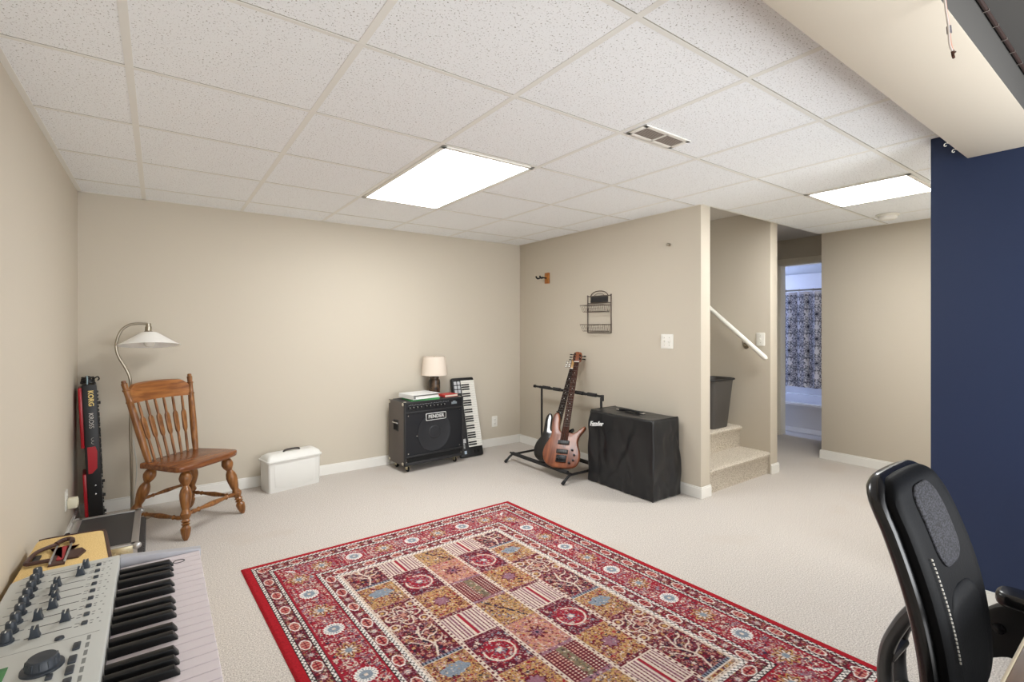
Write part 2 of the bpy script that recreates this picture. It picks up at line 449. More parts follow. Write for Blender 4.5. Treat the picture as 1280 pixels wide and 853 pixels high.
for k in range(9):
    y = -.036 + k * .009
    bm = BM(); box(bm, -.145, .145, -.003, .003, -.0006, .0006, M=Matrix.Translation((0, y, -.004)) @ Matrix.Rotation(.6, 4, 'X'))
    part('louvre', bm, mat('louvre_grey', rgb(176, 164, 152), .5) if k == 0 else bpy.data.materials['louvre_grey'], t)
t = thing('smoke_detector', 'round white smoke detector on the ceiling near the lit square panel', 'smoke detector', (4.76, 1.42, H))
part('base', lathe(BM(), [(.078, 0), (.078, -.008), (.07, -.014)], seg=32), M['white'], t)
part('cap', lathe(BM(), [(.062, -.013), (.062, -.03), (.05, -.042), (.02, -.046), (.0, -.046)], seg=32), mat('detector_white', rgb(240, 238, 232), .5), t)
# hooks and speaker wire at the soffit
for k, (x, dy) in enumerate(((2.725, 0), (2.847, 0))):
    bm = BM(); y = .599
    lathe(bm, [(.004, 0), (.004, .002), (.0016, .003), (.0016, .008)], (x, y, 2.056), (0, 1, 0), 10)
    tube(bm, spline([(x, y + .008, 2.056), (x, y + .013, 2.053), (x, y + .014, 2.046), (x, y + .009, 2.043), (x, y + .006, 2.046)], 5), .0015, 8)
    whole('cup_hook', bm, M['white'], ('tiny white cup hook on the soffit edge, the one nearer the ceiling tiles', 'tiny white cup hook on the soffit edge, the one nearer the soffit corner')[k], 'hook', 'cup hooks on the soffit')
t = thing('speaker_wire', 'loose pink and clear speaker wire hanging from the soffit', 'wire', (1.50, .345, 2.1))
cp = mat('copper_tinted_wire', rgb(196, 150, 132), .35); cw = mat('clear_silver_wire', rgb(214, 205, 198), .35)
part('conductor', tube(BM(), spline([(-.01, -.004, .075), (-.006, -.006, .0), (-.004, -.012, -.08), (.002, -.016, -.125), (.004, -.018, -.160), (.012, -.02, -.178)], 6), .0022, 8), cp, t)
part('conductor', tube(BM(), spline([(-.018, -.004, .075), (-.013, -.006, .0), (-.010, -.012, -.08), (-.004, -.016, -.125), (-.003, -.018, -.168), (.002, -.022, -.186)], 6), .0022, 8), cw, t)
bm = BM(); tube(bm, [(.000, -.016, -.125), (.001, -.017, -.142)], .0048, 8)
part('tape_wrap', bm, mat('grey_wire_tape', rgb(105, 100, 105), .5), t)
bm = BM(); tube(bm, [(.012, -.02, -.178), (.022, -.021, -.182), (.034, -.02, -.176)], .0024, 8)
bmd = mat('dark_copper_end', rgb(80, 52, 40), .4, metal=.6)
part('bare_end', bm, bmd, t)
bm = BM(); tube(bm, [(.002, -.022, -.186), (.004, -.023, -.197), (.009, -.023, -.199)], .003, 8); part('bare_end', bm, bmd, t)
# dark strip with clips along the soffit's near top edge
t = thing('cable_strip', 'dark brown cable strip with small clips along the grey soffit top', 'cable strip', (1.6, .34, H - .012))
part('strip', tube(BM(), [(-1.4, -.003, .006), (1.42, -.003, .006)], .0055, 10), mat('dark_brown_strip', rgb(52, 36, 30), .5), t)
clipm = mat('grey_brown_clip', rgb(120, 110, 104), .5)
for k in range(12):
    x = .05 + k * .118 - .1
    bm = BM(); box(bm, x - .0018, x + .0018, -.009, .004, -.0006, .0005, .0003, 1); box(bm, x - .0018, x + .0018, -.010, -.0085, -.0006, .006, .0003, 1)
    part('clip', bm, clipm, t)

# ================================================================== WALL FITTINGS
def wall_plate(name, label, cat, o, nx, w, h, kind, group=None, gangs=1):
    """o on the wall, nx outward normal"""
    nx = Vector(nx); up = Vector((0, 0, 1)); ux = up.cross(nx)
    t = thing(name, label, cat, o, 0, group); F = frame((0, 0, 0), ux, up, nx)
    part('plate', prism(BM(), rrect(-w / 2, w / 2, -h / 2, h / 2, .006), 0, .006, .002, F), M['white'], t)
    for g in range(gangs):
        cx = (g - (gangs - 1) / 2) * .046
        if kind == 'outlet':
            for s in (-1, 1):
                so = part('socket', prism(BM(), rrect(-.016, .016, s * .02 - .013, s * .02 + .013, .006), .006, .0085, .001, F), M['white'], t)
                bm = BM()
                for q in (-.006, .006): box(bm, q - .001, q + .001, s * .02 - .003, s * .02 + .006, .0084, .0088, M=F)
                lathe(bm, [(.002, 0), (.002, .0004)], F @ Vector((0, s * .02 - .008, .0084)), F.to_3x3() @ Vector((0, 0, 1)), 8)
                part('slot', bm, M['black'], so)
        else:
            sw = part('toggle_frame', prism(BM(), rrect(cx - .007, cx + .007, -.014, .014, .002), .006, .0072, 0, F), M['white'], t)
            bm = BM(); s = 1 if (kind == 'up' or g == 0) else -1
            box(bm, -.0045, .0045, -.003, .003, 0, .016, .001, M=F @ Matrix.Translation((cx, 0, .006)) @ Matrix.Rotation(-s * .5, 4, 'X'))
            part('toggle', bm, M['white'], sw)
    for g in range(gangs):
        for s in ((0,) if kind == 'outlet' else (-.03, .03)):
            bm = BM(); c = F @ Vector(((g - (gangs - 1) / 2) * .046, s, .006)); lathe(bm, [(.003, 0), (.0028, .001)], c, nx, 10)
            part('screw', bm, M['nickel'], t)
    return t
wall_plate('wall_outlet', 'white wall outlet low on the back wall beside the leaning keyboard', 'outlet', (2.916, YA, .263), (0, -1, 0), .07, .115, 'outlet', 'wall outlets')
wall_plate('wall_outlet', 'white wall outlet low on the left wall behind a plug-in adapter', 'outlet', (XL, 3.83, .262), (1, 0, 0), .07, .115, 'outlet', 'wall outlets')
wall_plate('light_switch', 'double white light switch on the beige wall above the covered amplifier', 'light switch', (XB, 2.411, 1.158), (-1, 0, 0), .115, .115, 'two', 'light switches', 2)
wall_plate('light_switch', 'white light switch on the stairwell wall below the handrail end', 'light switch', (XC, 2.20, 1.165), (-1, 0, 0), .075, .115, 'up', 'light switches')
t = thing('plug_adapter', 'cream plug-in power adapter in the left wall outlet', 'power adapter', (XL + .009, 3.83, .242))
part('body', box(BM(), 0, .045, -.022, .022, -.03, .03, .006), mat('cream_plastic', rgb(226, 220, 196), .45), t)
part('rib', box(BM(), .045, .048, -.014, .014, -.018, .018, .001), mat('cream_plastic_b', rgb(214, 207, 182), .5), t)
# guitar hanger
t = thing('guitar_hanger', 'wooden block wall hook for a guitar near the room corner', 'guitar hanger', (XB, 3.87, 1.775))
part('wood_block', box(BM(), -.022, 0, -.03, .03, -.055, .055, .004), wood('hanger_oak', rgb(186, 118, 48), rgb(150, 88, 32), 40, (1, .1, 1)), t)
bm = BM(); tube(bm, [(-.02, 0, 0), (-.075, 0, .004)], .007, 10)
part('stem', bm, M['black'], t)
for s in (-1, 1):
    part('prong', tube(BM(), spline([(-.075, 0, .004), (-.085, s * .022, .0), (-.11, s * .03, -.008), (-.128, s * .03, .004), (-.133, s * .03, .016)], 5), .008, 10), M['rubber'], t)
bm = BM(); lathe(bm, [(.012, 0), (.012, .003), (.006, .005), (.006, .02), (.011, .024), (.012, .03), (.006, .036), (0, .037)], (XB, 2.389, 1.919), (-1, 0, 0), 16)
whole('coat_peg', bm, M['nickel'], 'small round metal peg high on the beige wall', 'peg')

# wire rack with two baskets
def wire_rack():
    t = thing('wire_rack', 'dark wire wall rack with slate panel and two baskets', 'wall rack', (XB, 3.14, 1.22))
    W = .145; fx = -.008
    bm = BM()
    for s in (-1, 1): tube(bm, [(fx, s * W, 0), (fx, s * W, .335)], .0045, 8)
    for z in (0, .27, .335): tube(bm, [(fx, -W, z), (fx, W, z)], .0035, 8)
    for s in (-1, 1): ball(bm, (fx, s * W, .34), .007, 8)
    arc = [(fx, .105 * math.cos(a), .335 + .045 * math.sin(a)) for a in [PI * k / 16 for k in range(17)]]
    tube(bm, arc, .0035, 8)
    tube(bm, [(fx, .06 * math.cos(a), .335 + .022 * math.sin(a)) for a in [PI * k / 12 for k in range(13)]], .002, 6)
    part('frame', bm, M['darkmetal'], t)
    part('slate_panel', box(BM(), fx - .004, fx + .004, -.105, .105, .277, .328, .001), mat('slate_black', rgb(38, 36, 36), .7), t)
    for z0 in (.19, .015):
        bm = BM(); h = .06; d0, d1 = .075, .10; w0, w1 = W - .02, W - .005
        top = [(-.012, -w1, z0 + h), (-.012 - d1, -w1, z0 + h), (-.012 - d1, w1, z0 + h), (-.012, w1, z0 + h)]
        bot = [(-.012, -w0, z0), (-.012 - d0, -w0, z0), (-.012 - d0, w0, z0), (-.012, w0, z0)]
        tube(bm, top, .0028, 6, True); tube(bm, bot, .0025, 6, True)
        for k in range(13):
            q = -1 + 2 * k / 12
            tube(bm, [(-.012, q * w0, z0), (-.012 - d0, q * w0, z0), (-.012 - d1, q * w1, z0 + h)], .0009, 5)
            tube(bm, [(-.012, q * w0, z0), (-.012, q * w1, z0 + h)], .0008, 5)
        for k in range(5):
            q = k / 4
            for s in (-1, 1): tube(bm, [(-.012 - d0 * q, s * w0, z0), (-.012 - d1 * q, s * w1, z0 + h)], .0012, 5)
        tube(bm, [(-.012 - .088, -w0 - .008, z0 + h / 2), (-.012 - .088, w0 + .008, z0 + h / 2)], .0012, 5)
        part('basket', bm, M['darkmetal'], t)
wire_rack()
# handrail
t = thing('handrail', 'sloping white handrail on the stairwell wall', 'handrail', (XC - .06, 2.12, 0))
part('rail', tube(BM(), [(0, .0, .995), (0, .012, 1.008), (0, 2.3, 2.95)], [.014, .021, .021], 14), M['white'], t)
for y in (.21, 1.4):
    z = .998 + .85 * y - .02
    bm = BM(); tube(bm, spline([(0, y, z), (.004, y, z - .03), (.03, y, z - .05), (.056, y, z - .05)], 5), .007, 10)
    lathe(bm, [(.03, .0), (.03, -.004), (.012, -.008)], (.0595, y, z - .05), (1, 0, 0), 16)
    part('bracket', bm, M['nickel'], t)

# staircase
t = thing('staircase', 'beige carpeted stairs rising between the two walls', 'stairs', (XB + TW, YC, 0))
SW = XC - XB - TW; RZ, TR = .19, .255
for k in range(7):
    bm = BM(); y0 = .004 + k * TR
    pts = [(y0 + .02, k * RZ), (y0 + .012, k * RZ + RZ - .045), (y0 - .004, k * RZ + RZ - .03), (y0 - .006, k * RZ + RZ - .014), (y0 + .006, (k + 1) * RZ - .003), (y0 + .03, (k + 1) * RZ), (y0 + TR + .03, (k + 1) * RZ), (y0 + TR + .03, k * RZ)]
    prism(bm, pts, .002, SW - .002, M=frame((0, 0, 0), (0, 1, 0), (0, 0, 1), (1, 0, 0)))
    part('step', bm, M['stair'], t, ang=50)
# waste bin on the second step
t = thing('waste_bin', 'dark grey plastic waste bin standing on the carpeted stairs', 'waste bin', (4.02, YC + .379, 2 * RZ))
bm = BM(); wl = [(.66, .0), (.7, .006), (.98, .41), (1.0, .42), (1.06, .422), (1.06, .437), (.97, .437), (.96, .41), (.67, .012), (.3, .011)]
pl = rrect(-.175, .175, -.113, .113, .05, 6); rs = [[bm.verts.new((x * s, y * s, z)) for x, y in pl] for s, z in wl]
for a, b2 in zip(rs[:-1], rs[1:]):
    for k in range(len(pl)): bm.faces.new((a[k], a[(k + 1) % len(pl)], b2[(k + 1) % len(pl)], b2[k]))
bm.faces.new(rs[0][::-1]); bm.faces.new(rs[-1])
bmesh.ops.recalc_face_normals(bm, faces=bm.faces)
part('body', bm, mat('charcoal_plastic', rgb(72, 69, 66), .5), t)
bm = BM(); tube(bm, [(x * 1.055, y * 1.055, .429) for x, y in pl], .008, 8, True)
part('rim', bm, M['black'], t)

# ================================================================== RUG
def rug():
    W, Lg = 1.71, 2.29; nu, nv = 520, 690
    u1 = np.linspace(0, W, nu); v1 = np.linspace(0, Lg, nv); U, V = np.meshgrid(u1, v1)
    P = pal((146, 28, 44), (92, 22, 38), (40, 34, 54), (206, 190, 176), (178, 140, 88), (178, 124, 110), (124, 134, 146), (140, 98, 112), (220, 214, 208), (32, 26, 32), (156, 22, 34), (116, 104, 84))
    RED, DRED, NAVY, CREAM, GOLD, PINK, BLUE, MAUVE, WHITE, BLK, BRED, OLIVE = range(12)
    ci = np.full(U.shape, RED)
    def scatter(msk, u, v, s, cols, seed, prob=.8, rad=.42, petal=5):
        iu, iv = np.floor(u / s), np.floor(v / s)
        for di in (-1, 0, 1):
            for dj in (-1, 0, 1):
                a, b2 = iu + di, iv + dj
                cx = (a + .5 + .6 * (numpy_hash(a, b2, seed) - .5)) * s; cy = (b2 + .5 + .6 * (numpy_hash(a, b2, seed + 1) - .5)) * s
                dx, dy = u - cx, v - cy; r = np.hypot(dx, dy); an = np.arctan2(dy, dx) + 6 * numpy_hash(a, b2, seed + 5)
                rr = s * rad * (.5 + .5 * numpy_hash(a, b2, seed + 2)) * (.72 + .28 * np.cos(petal * an))
                k = (numpy_hash(a, b2, seed + 3) * len(cols)).astype(int) % len(cols)
                on = msk & (r < rr) & (numpy_hash(a, b2, seed + 4) < prob)
                ci[on] = np.array(cols)[k][on]
                k2 = (numpy_hash(a, b2, seed + 7) * len(cols)).astype(int) % len(cols)
                on = msk & (r < rr * .4) & (numpy_hash(a, b2, seed + 4) < prob)
                ci[on] = np.array(cols)[k2][on]
    def vine(msk, u, v, k, w, c, ph=0):
        f = np.sin(k * u + 1.9 * np.sin(k * .83 * v + ph)) + np.sin(k * .91 * v + 1.7 * np.sin(k * .77 * u + 2 + ph))
        ci[msk & (np.abs(f) < w)] = c
    dl, dr, dt, db = U, W - U, V, Lg - V
    D = np.minimum(np.minimum(dl, dr), np.minimum(dt, db))
    side = (np.minimum(dl, dr) <= np.minimum(dt, db))
    T = np.where(side, V - Lg / 2, U - W / 2)           # along the border
    def band(a, b2): return (D >= a) & (D < b2)
    ci[:] = BRED
    # guard chains
    def chain(a, b2):
        m = band(a, b2); ci[m] = WHITE; w = b2 - a; q = (D - a) / w
        ph = T / .021; fr = ph - np.floor(ph)
        ci[m & (np.abs(q - .5 - .24 * np.sin(2 * PI * ph)) < .16) & (fr > .12)] = BLK
        ci[m & (q < .13)] = BLK; ci[m & (q > .87)] = BLK
    # small octagon borders
    def octb(a, b2, pitch, n_off):
        m = band(a, b2); ci[m] = DRED; w = b2 - a; q = (D - a) / w - .5
        scatter(m, U, V, .015, [RED, MAUVE, RED, OLIVE, BLK, PINK], 11, .95, .55); scatter(m, U, V, .010, [PINK, MAUVE, CREAM, RED, GOLD], 13, .6, .45)
        ph = T / pitch + n_off; fr = (ph - np.floor(ph) - .5) * pitch / w * .62
        oc = np.maximum(np.maximum(np.abs(q) * 1.0, np.abs(fr) * 1.0), (np.abs(q) + np.abs(fr)) * .74)
        ci[m & (oc < .50)] = DRED; ci[m & (oc < .46)] = WHITE; ci[m & (oc < .385)] = PINK
        ci[m & (oc < .34) & (np.sin(fr * 30) > .0)] = RED; ci[m & (oc < .34) & (np.abs(q) < .05)] = DRED
        fr2 = (ph - np.floor(ph)); fr2 = np.minimum(fr2, 1 - fr2) * pitch / w
        r = np.hypot(q, fr2); an = np.arctan2(q, fr2)
        ci[m & (r < .34 * (.75 + .25 * np.cos(8 * an)))] = MAUVE; ci[m & (r < .26 * (.7 + .3 * np.cos(8 * an)))] = CREAM; ci[m & (r < .08)] = BLUE
    chain(.037, .058); octb(.058, .106, .152, .5); chain(.106, .128)
    # main border
    m = band(.128, .284); ci[m] = RED
    vine(m, U, V, 105, .30, MAUVE); vine(m, U, V, 190, .24, CREAM, 1.3); vine(m, U, V, 240, .22, DRED, .4)
    scatter(m, U, V, .023, [CREAM, MAUVE, BLUE, NAVY, RED, PINK, MAUVE], 21, .8, .5); scatter(m, U, V, .015, [RED, BRED, CREAM, DRED, MAUVE, RED], 25, .7, .45)
    ci[band(.128, .136)] = RED; ci[band(.277, .284)] = RED
    q = D - .206; pitch = .342; ph = T / pitch + .5
    fr = (ph - np.floor(ph) - .5) * pitch
    r = np.hypot(q, fr); an = np.arctan2(q, fr)
    on = m & (r < .05); ci[on] = RED
    ci[m & (r < .045 * (.93 + .07 * np.cos(18 * an)))] = WHITE; ci[m & (r < .036) & (np.cos(18 * an) > .35)] = BLUE; ci[m & (r < .024)] = BLUE
    ci[m & (r < .008)] = CREAM
    fr = ph - np.floor(ph); fr = np.minimum(fr, 1 - fr) * pitch; r = np.hypot(q, fr); an = np.arctan2(q, fr)
    ci[m & (r < .052 * (.8 + .2 * np.cos(8 * an)))] = GOLD; ci[m & (r < .044 * (.75 + .25 * np.cos(8 * an)))] = DRED
    ci[m & (r < .034 * (.7 + .3 * np.cos(8 * an)))] = CREAM; ci[m & (r < .014)] = BLUE
    chain(.284, .306); octb(.306, .356, .152, .5); chain(.356, .375)
    # field: five columns of panels
    fm = D >= .375; u0 = .38; pw = .19; ph_ = .219
    fu = (U - u0) / pw; fv = (V - .38 + .045) / ph_
    cj = np.clip(np.floor(fu), 0, 4).astype(int); ri = np.clip(np.floor(fv), 0, 7).astype(int)
    x = (fu - cj - .5) * pw; y = (fv - ri - .5) * ph_
    kinds = np.array([[0, 1, 2], [3, 4, 5], [6, 7, 8], [3, 4, 5], [0, 1, 2]])
    K = kinds[cj, ri % 3]
    R = np.hypot(x, y); A = np.arctan2(y, x)
    def k_(n): return fm & (K == n)
    def speck(m, cols, seed, s=.0125, prob=.62):
        scatter(m, U, V, s, cols, seed, prob, .52); scatter(m, U, V, s * .72, cols, seed + 2, prob * .8, .48)
    # 0 tree
    m = k_(0); ci[m] = DRED; speck(m, [NAVY, PINK, MAUVE, CREAM, BLK, RED], 200, prob=.7)
    scatter(m, U, V, .019, [PINK, GOLD, CREAM, NAVY, MAUVE, RED, BLK, PINK], 31, .95, .55); scatter(m, U, V, .028, [NAVY, BLK, NAVY, PINK], 33, .42, .5)
    ci[m & (np.abs(x - .012 * np.sin(y * 40)) < .0042)] = CREAM
    for (yy, s, sl) in ((.05, 1, .8), (.035, -1, .9), (0, 1, .7), (-.02, -1, .8), (-.05, 1, .6)):
        ci[m & (np.abs((y - yy) + s * x * sl + .008 * np.sin(x * 90)) < .0034) & (s * x > 0) & (np.abs(x) < .07)] = CREAM
    # 1 gold with blue cluster
    m = k_(1); ci[m] = GOLD; vine(m, U, V, 190, .28, DRED); speck(m, [DRED, MAUVE, CREAM, DRED, OLIVE, RED], 140, prob=.8); scatter(m, U, V, .020, [DRED, NAVY, CREAM, PINK, GOLD, RED, OLIVE], 41, .75, .45)
    on = m & ((x / .055) ** 2 + ((y + .01) / .034) ** 2 < 1 + .25 * np.cos(7 * A)); ci[on] = BLUE; scatter(on, U, V, .012, [NAVY, CREAM, BLUE, GOLD], 43, .6, .42)
    ci[m & (y < -ph_ / 2 + .02)] = BLUE; ci[m & (y < -ph_ / 2 + .02) & (np.sin(x * 420) > .1)] = NAVY; ci[m & (np.abs(y + ph_ / 2 - .019) < .0028)] = CREAM
    # 2 white lobed outline
    m = k_(2); ci[m] = DRED; speck(m, [PINK, MAUVE, CREAM, RED, NAVY, GOLD], 190, prob=.7); scatter(m, U, V, .019, [PINK, GOLD, MAUVE, CREAM, NAVY, DRED, PINK], 51, .92, .52)
    lob = .058 * (1 + .33 * np.cos(4 * A)); ci[m & (np.abs(R - lob) < .0042)] = CREAM; ci[m & (np.abs(R - lob * .58) < .0032)] = CREAM
    for sx in (-1, 1):
        for sy in (-1, 1):
            rr = np.hypot(x - sx * .066, y - sy * .066); ci[m & (np.abs(rr - .02) < .0032)] = CREAM; ci[m & (rr < .009)] = GOLD
    ci[m & (R < .018 * (.8 + .2 * np.cos(6 * A)))] = PINK
    # 3 white lattice columns with a red middle
    m = k_(3); ci[m] = MAUVE; ax = np.abs(x)
    st = np.sin((ax - .012) * 2 * PI / .0155); ci[m & (ax > .011) & (ax < .08) & (st > -.15)] = CREAM
    ci[m & (ax > .011) & (ax < .08) & (st < -.35) & (np.sin(y * 2 * PI / .0145) > .1)] = DRED
    ci[m & (ax < .007)] = RED; ci[m & (np.abs(ax - .010) < .002)] = CREAM
    on = m & (np.abs(y) > ph_ / 2 - .022); ci[on] = DRED; scatter(on, U, V, .014, [CREAM, MAUVE, PINK], 61, .9, .5); ci[m & (np.abs(np.abs(y) - ph_ / 2 + .022) < .003)] = CREAM
    on = m & (ax > .08); scatter(on, U, V, .013, [DRED, CREAM, NAVY], 63, .8, .45)
    # 4 red with cream ring
    m = k_(4); ci[m] = RED; ci[m & (R > .075)] = DRED; speck(m, [DRED, NAVY, MAUVE, CREAM, BLUE, RED], 180)
    scatter(m, U, V, .021, [CREAM, BLUE, MAUVE, DRED, NAVY, RED, PINK], 71, .8, .48)
    ci[m & (np.abs(R - .062) < .004) & (np.sin(A * 1.0 + .6) > -.85)] = CREAM; ci[m & (R < .022 * (.75 + .25 * np.cos(6 * A)))] = BLUE; ci[m & (R < .011)] = CREAM
    # 5 gold with mauve rosette
    m = k_(5); ci[m] = GOLD; vine(m, U, V, 170, .26, DRED, .7); speck(m, [DRED, RED, CREAM, DRED, MAUVE, PINK], 150, prob=.8); scatter(m, U, V, .022, [DRED, RED, NAVY, CREAM, DRED, GOLD], 81, .78, .45)
    ci[m & (R < .044 * (.85 + .15 * np.cos(8 * A)))] = DRED; on = m & (R < .036 * (.85 + .15 * np.cos(8 * A))); ci[on] = MAUVE; scatter(on, U, V, .012, [CREAM, BLUE, MAUVE, NAVY], 83, .7, .42)
    # 6 gold allover
    m = k_(6); ci[m] = GOLD; vine(m, U, V, 180, .28, DRED, 2.2); speck(m, [DRED, NAVY, CREAM, GOLD, MAUVE, PINK, OLIVE], 160, prob=.7); scatter(m, U, V, .018, [DRED, NAVY, CREAM, PINK, GOLD, BLUE, MAUVE], 91, .8, .46); ci[m & (np.abs(x - .5 * y) < .006) & (numpy_hash(np.floor(U / .011), np.floor(V / .011), 4) > .4)] = NAVY
    # 7 pale pink with red star
    m = k_(7); ci[m] = PINK; speck(m, [DRED, RED, CREAM, GOLD, MAUVE], 170, prob=.7); scatter(m, U, V, .018, [GOLD, RED, MAUVE, CREAM, DRED, GOLD], 101, .9, .5)
    ci[m & (R < .045 * (.72 + .28 * np.cos(8 * A)))] = DRED; ci[m & (R < .026 * (.75 + .25 * np.cos(8 * A)))] = MAUVE; ci[m & (R < .008)] = NAVY
    # 8 maroon dotted lattice with flowered spine
    m = k_(8); ci[m] = DRED; ci[m & (np.sin(x * 2 * PI / .0155) > -.35) & (np.sin(y * 2 * PI / .0135) > -.1)] = PINK; ci[m & (np.sin(x * 2 * PI / .0155) > .45) & (np.sin(y * 2 * PI / .0135) > .4)] = CREAM
    on = m & (np.abs(x) < .021); ci[on] = OLIVE; scatter(on, U, V, .016, [GOLD, DRED, CREAM, NAVY, PINK], 111, .9, .5)
    on = m & (np.abs(y) > ph_ / 2 - .018); ci[on] = MAUVE; scatter(on, U, V, .015, [NAVY, CREAM, BLUE, DRED], 113, .9, .5)
    # lines between columns, thin rules between rows
    du = np.abs(fu - np.round(fu)) * pw; g = fm & (du < .0085)
    ci[g] = CREAM; ci[g & (du < .0042) & (np.sin(V * 2 * PI / .026) > .25)] = DRED
    dv = np.abs(fv - np.round(fv)) * ph_; ci[fm & (dv < .0022) & (du > .0085) & (np.sin(U * 2 * PI / .012) > -.2)] = MAUVE
    ci[fm & (D < .387)] = CREAM; ci[fm & (D < .384) & (D > .379) & (np.sin(T * 2 * PI / .024) > .2)] = DRED
    c = P[ci]; c = c * (.78 + .44 * numpy_hash(np.floor(U / .004), np.floor(V / .004), 77))[..., None]
    # woven edges are a plain brighter red
    corners = [(.349, 2.893), (2.063, 2.902), (2.172, .618), (.462, .602)]
    (ax_, ay_), (bx_, by_), (cx_, cy_), (dx_, dy_) = corners
    s, tt = U / W, V / Lg
    X = (1 - tt) * ((1 - s) * ax_ + s * bx_) + tt * ((1 - s) * dx_ + s * cx_)
    Y = (1 - tt) * ((1 - s) * ay_ + s * by_) + tt * ((1 - s) * dy_ + s * cy_)
    Zt = .0095 - .006 * np.exp(-(np.minimum(D, .05) / .006) ** 2)
    top = np.stack([X, Y, Zt], -1).reshape(-1, 3)
    idx = np.arange(nu * nv).reshape(nv, nu)
    f = np.stack([idx[:-1, :-1], idx[1:, :-1], idx[1:, 1:], idx[:-1, 1:]], -1).reshape(-1, 4)
    rim = np.concatenate([idx[0, :], idx[1:, -1], idx[-1, -2::-1], idx[-2:0:-1, 0]])
    low = top[rim].copy(); low[:, 2] = .0
    n0 = len(top); k = np.arange(len(rim)); kn = (k + 1) % len(rim)
    f2 = np.stack([rim[k], rim[kn], n0 + kn, n0 + k], -1)
    me = bpy.data.meshes.new('area_rug')
    me.from_pydata(np.concatenate([top, low]).tolist(), [], np.concatenate([f, f2]).tolist()); me.update()
    paint(me, np.concatenate([c.reshape(-1, 3), np.tile(P[BRED], (len(rim), 1))]))
    me.materials.append(attr_mat('woven_oriental_rug', .95, bump=(420, .35, .003)))
    o = bpy.data.objects.new('area_rug', me); COL.objects.link(o)
    o['label'] = 'red oriental rug with panelled garden pattern on the carpet'; o['category'] = 'rug'
rug()

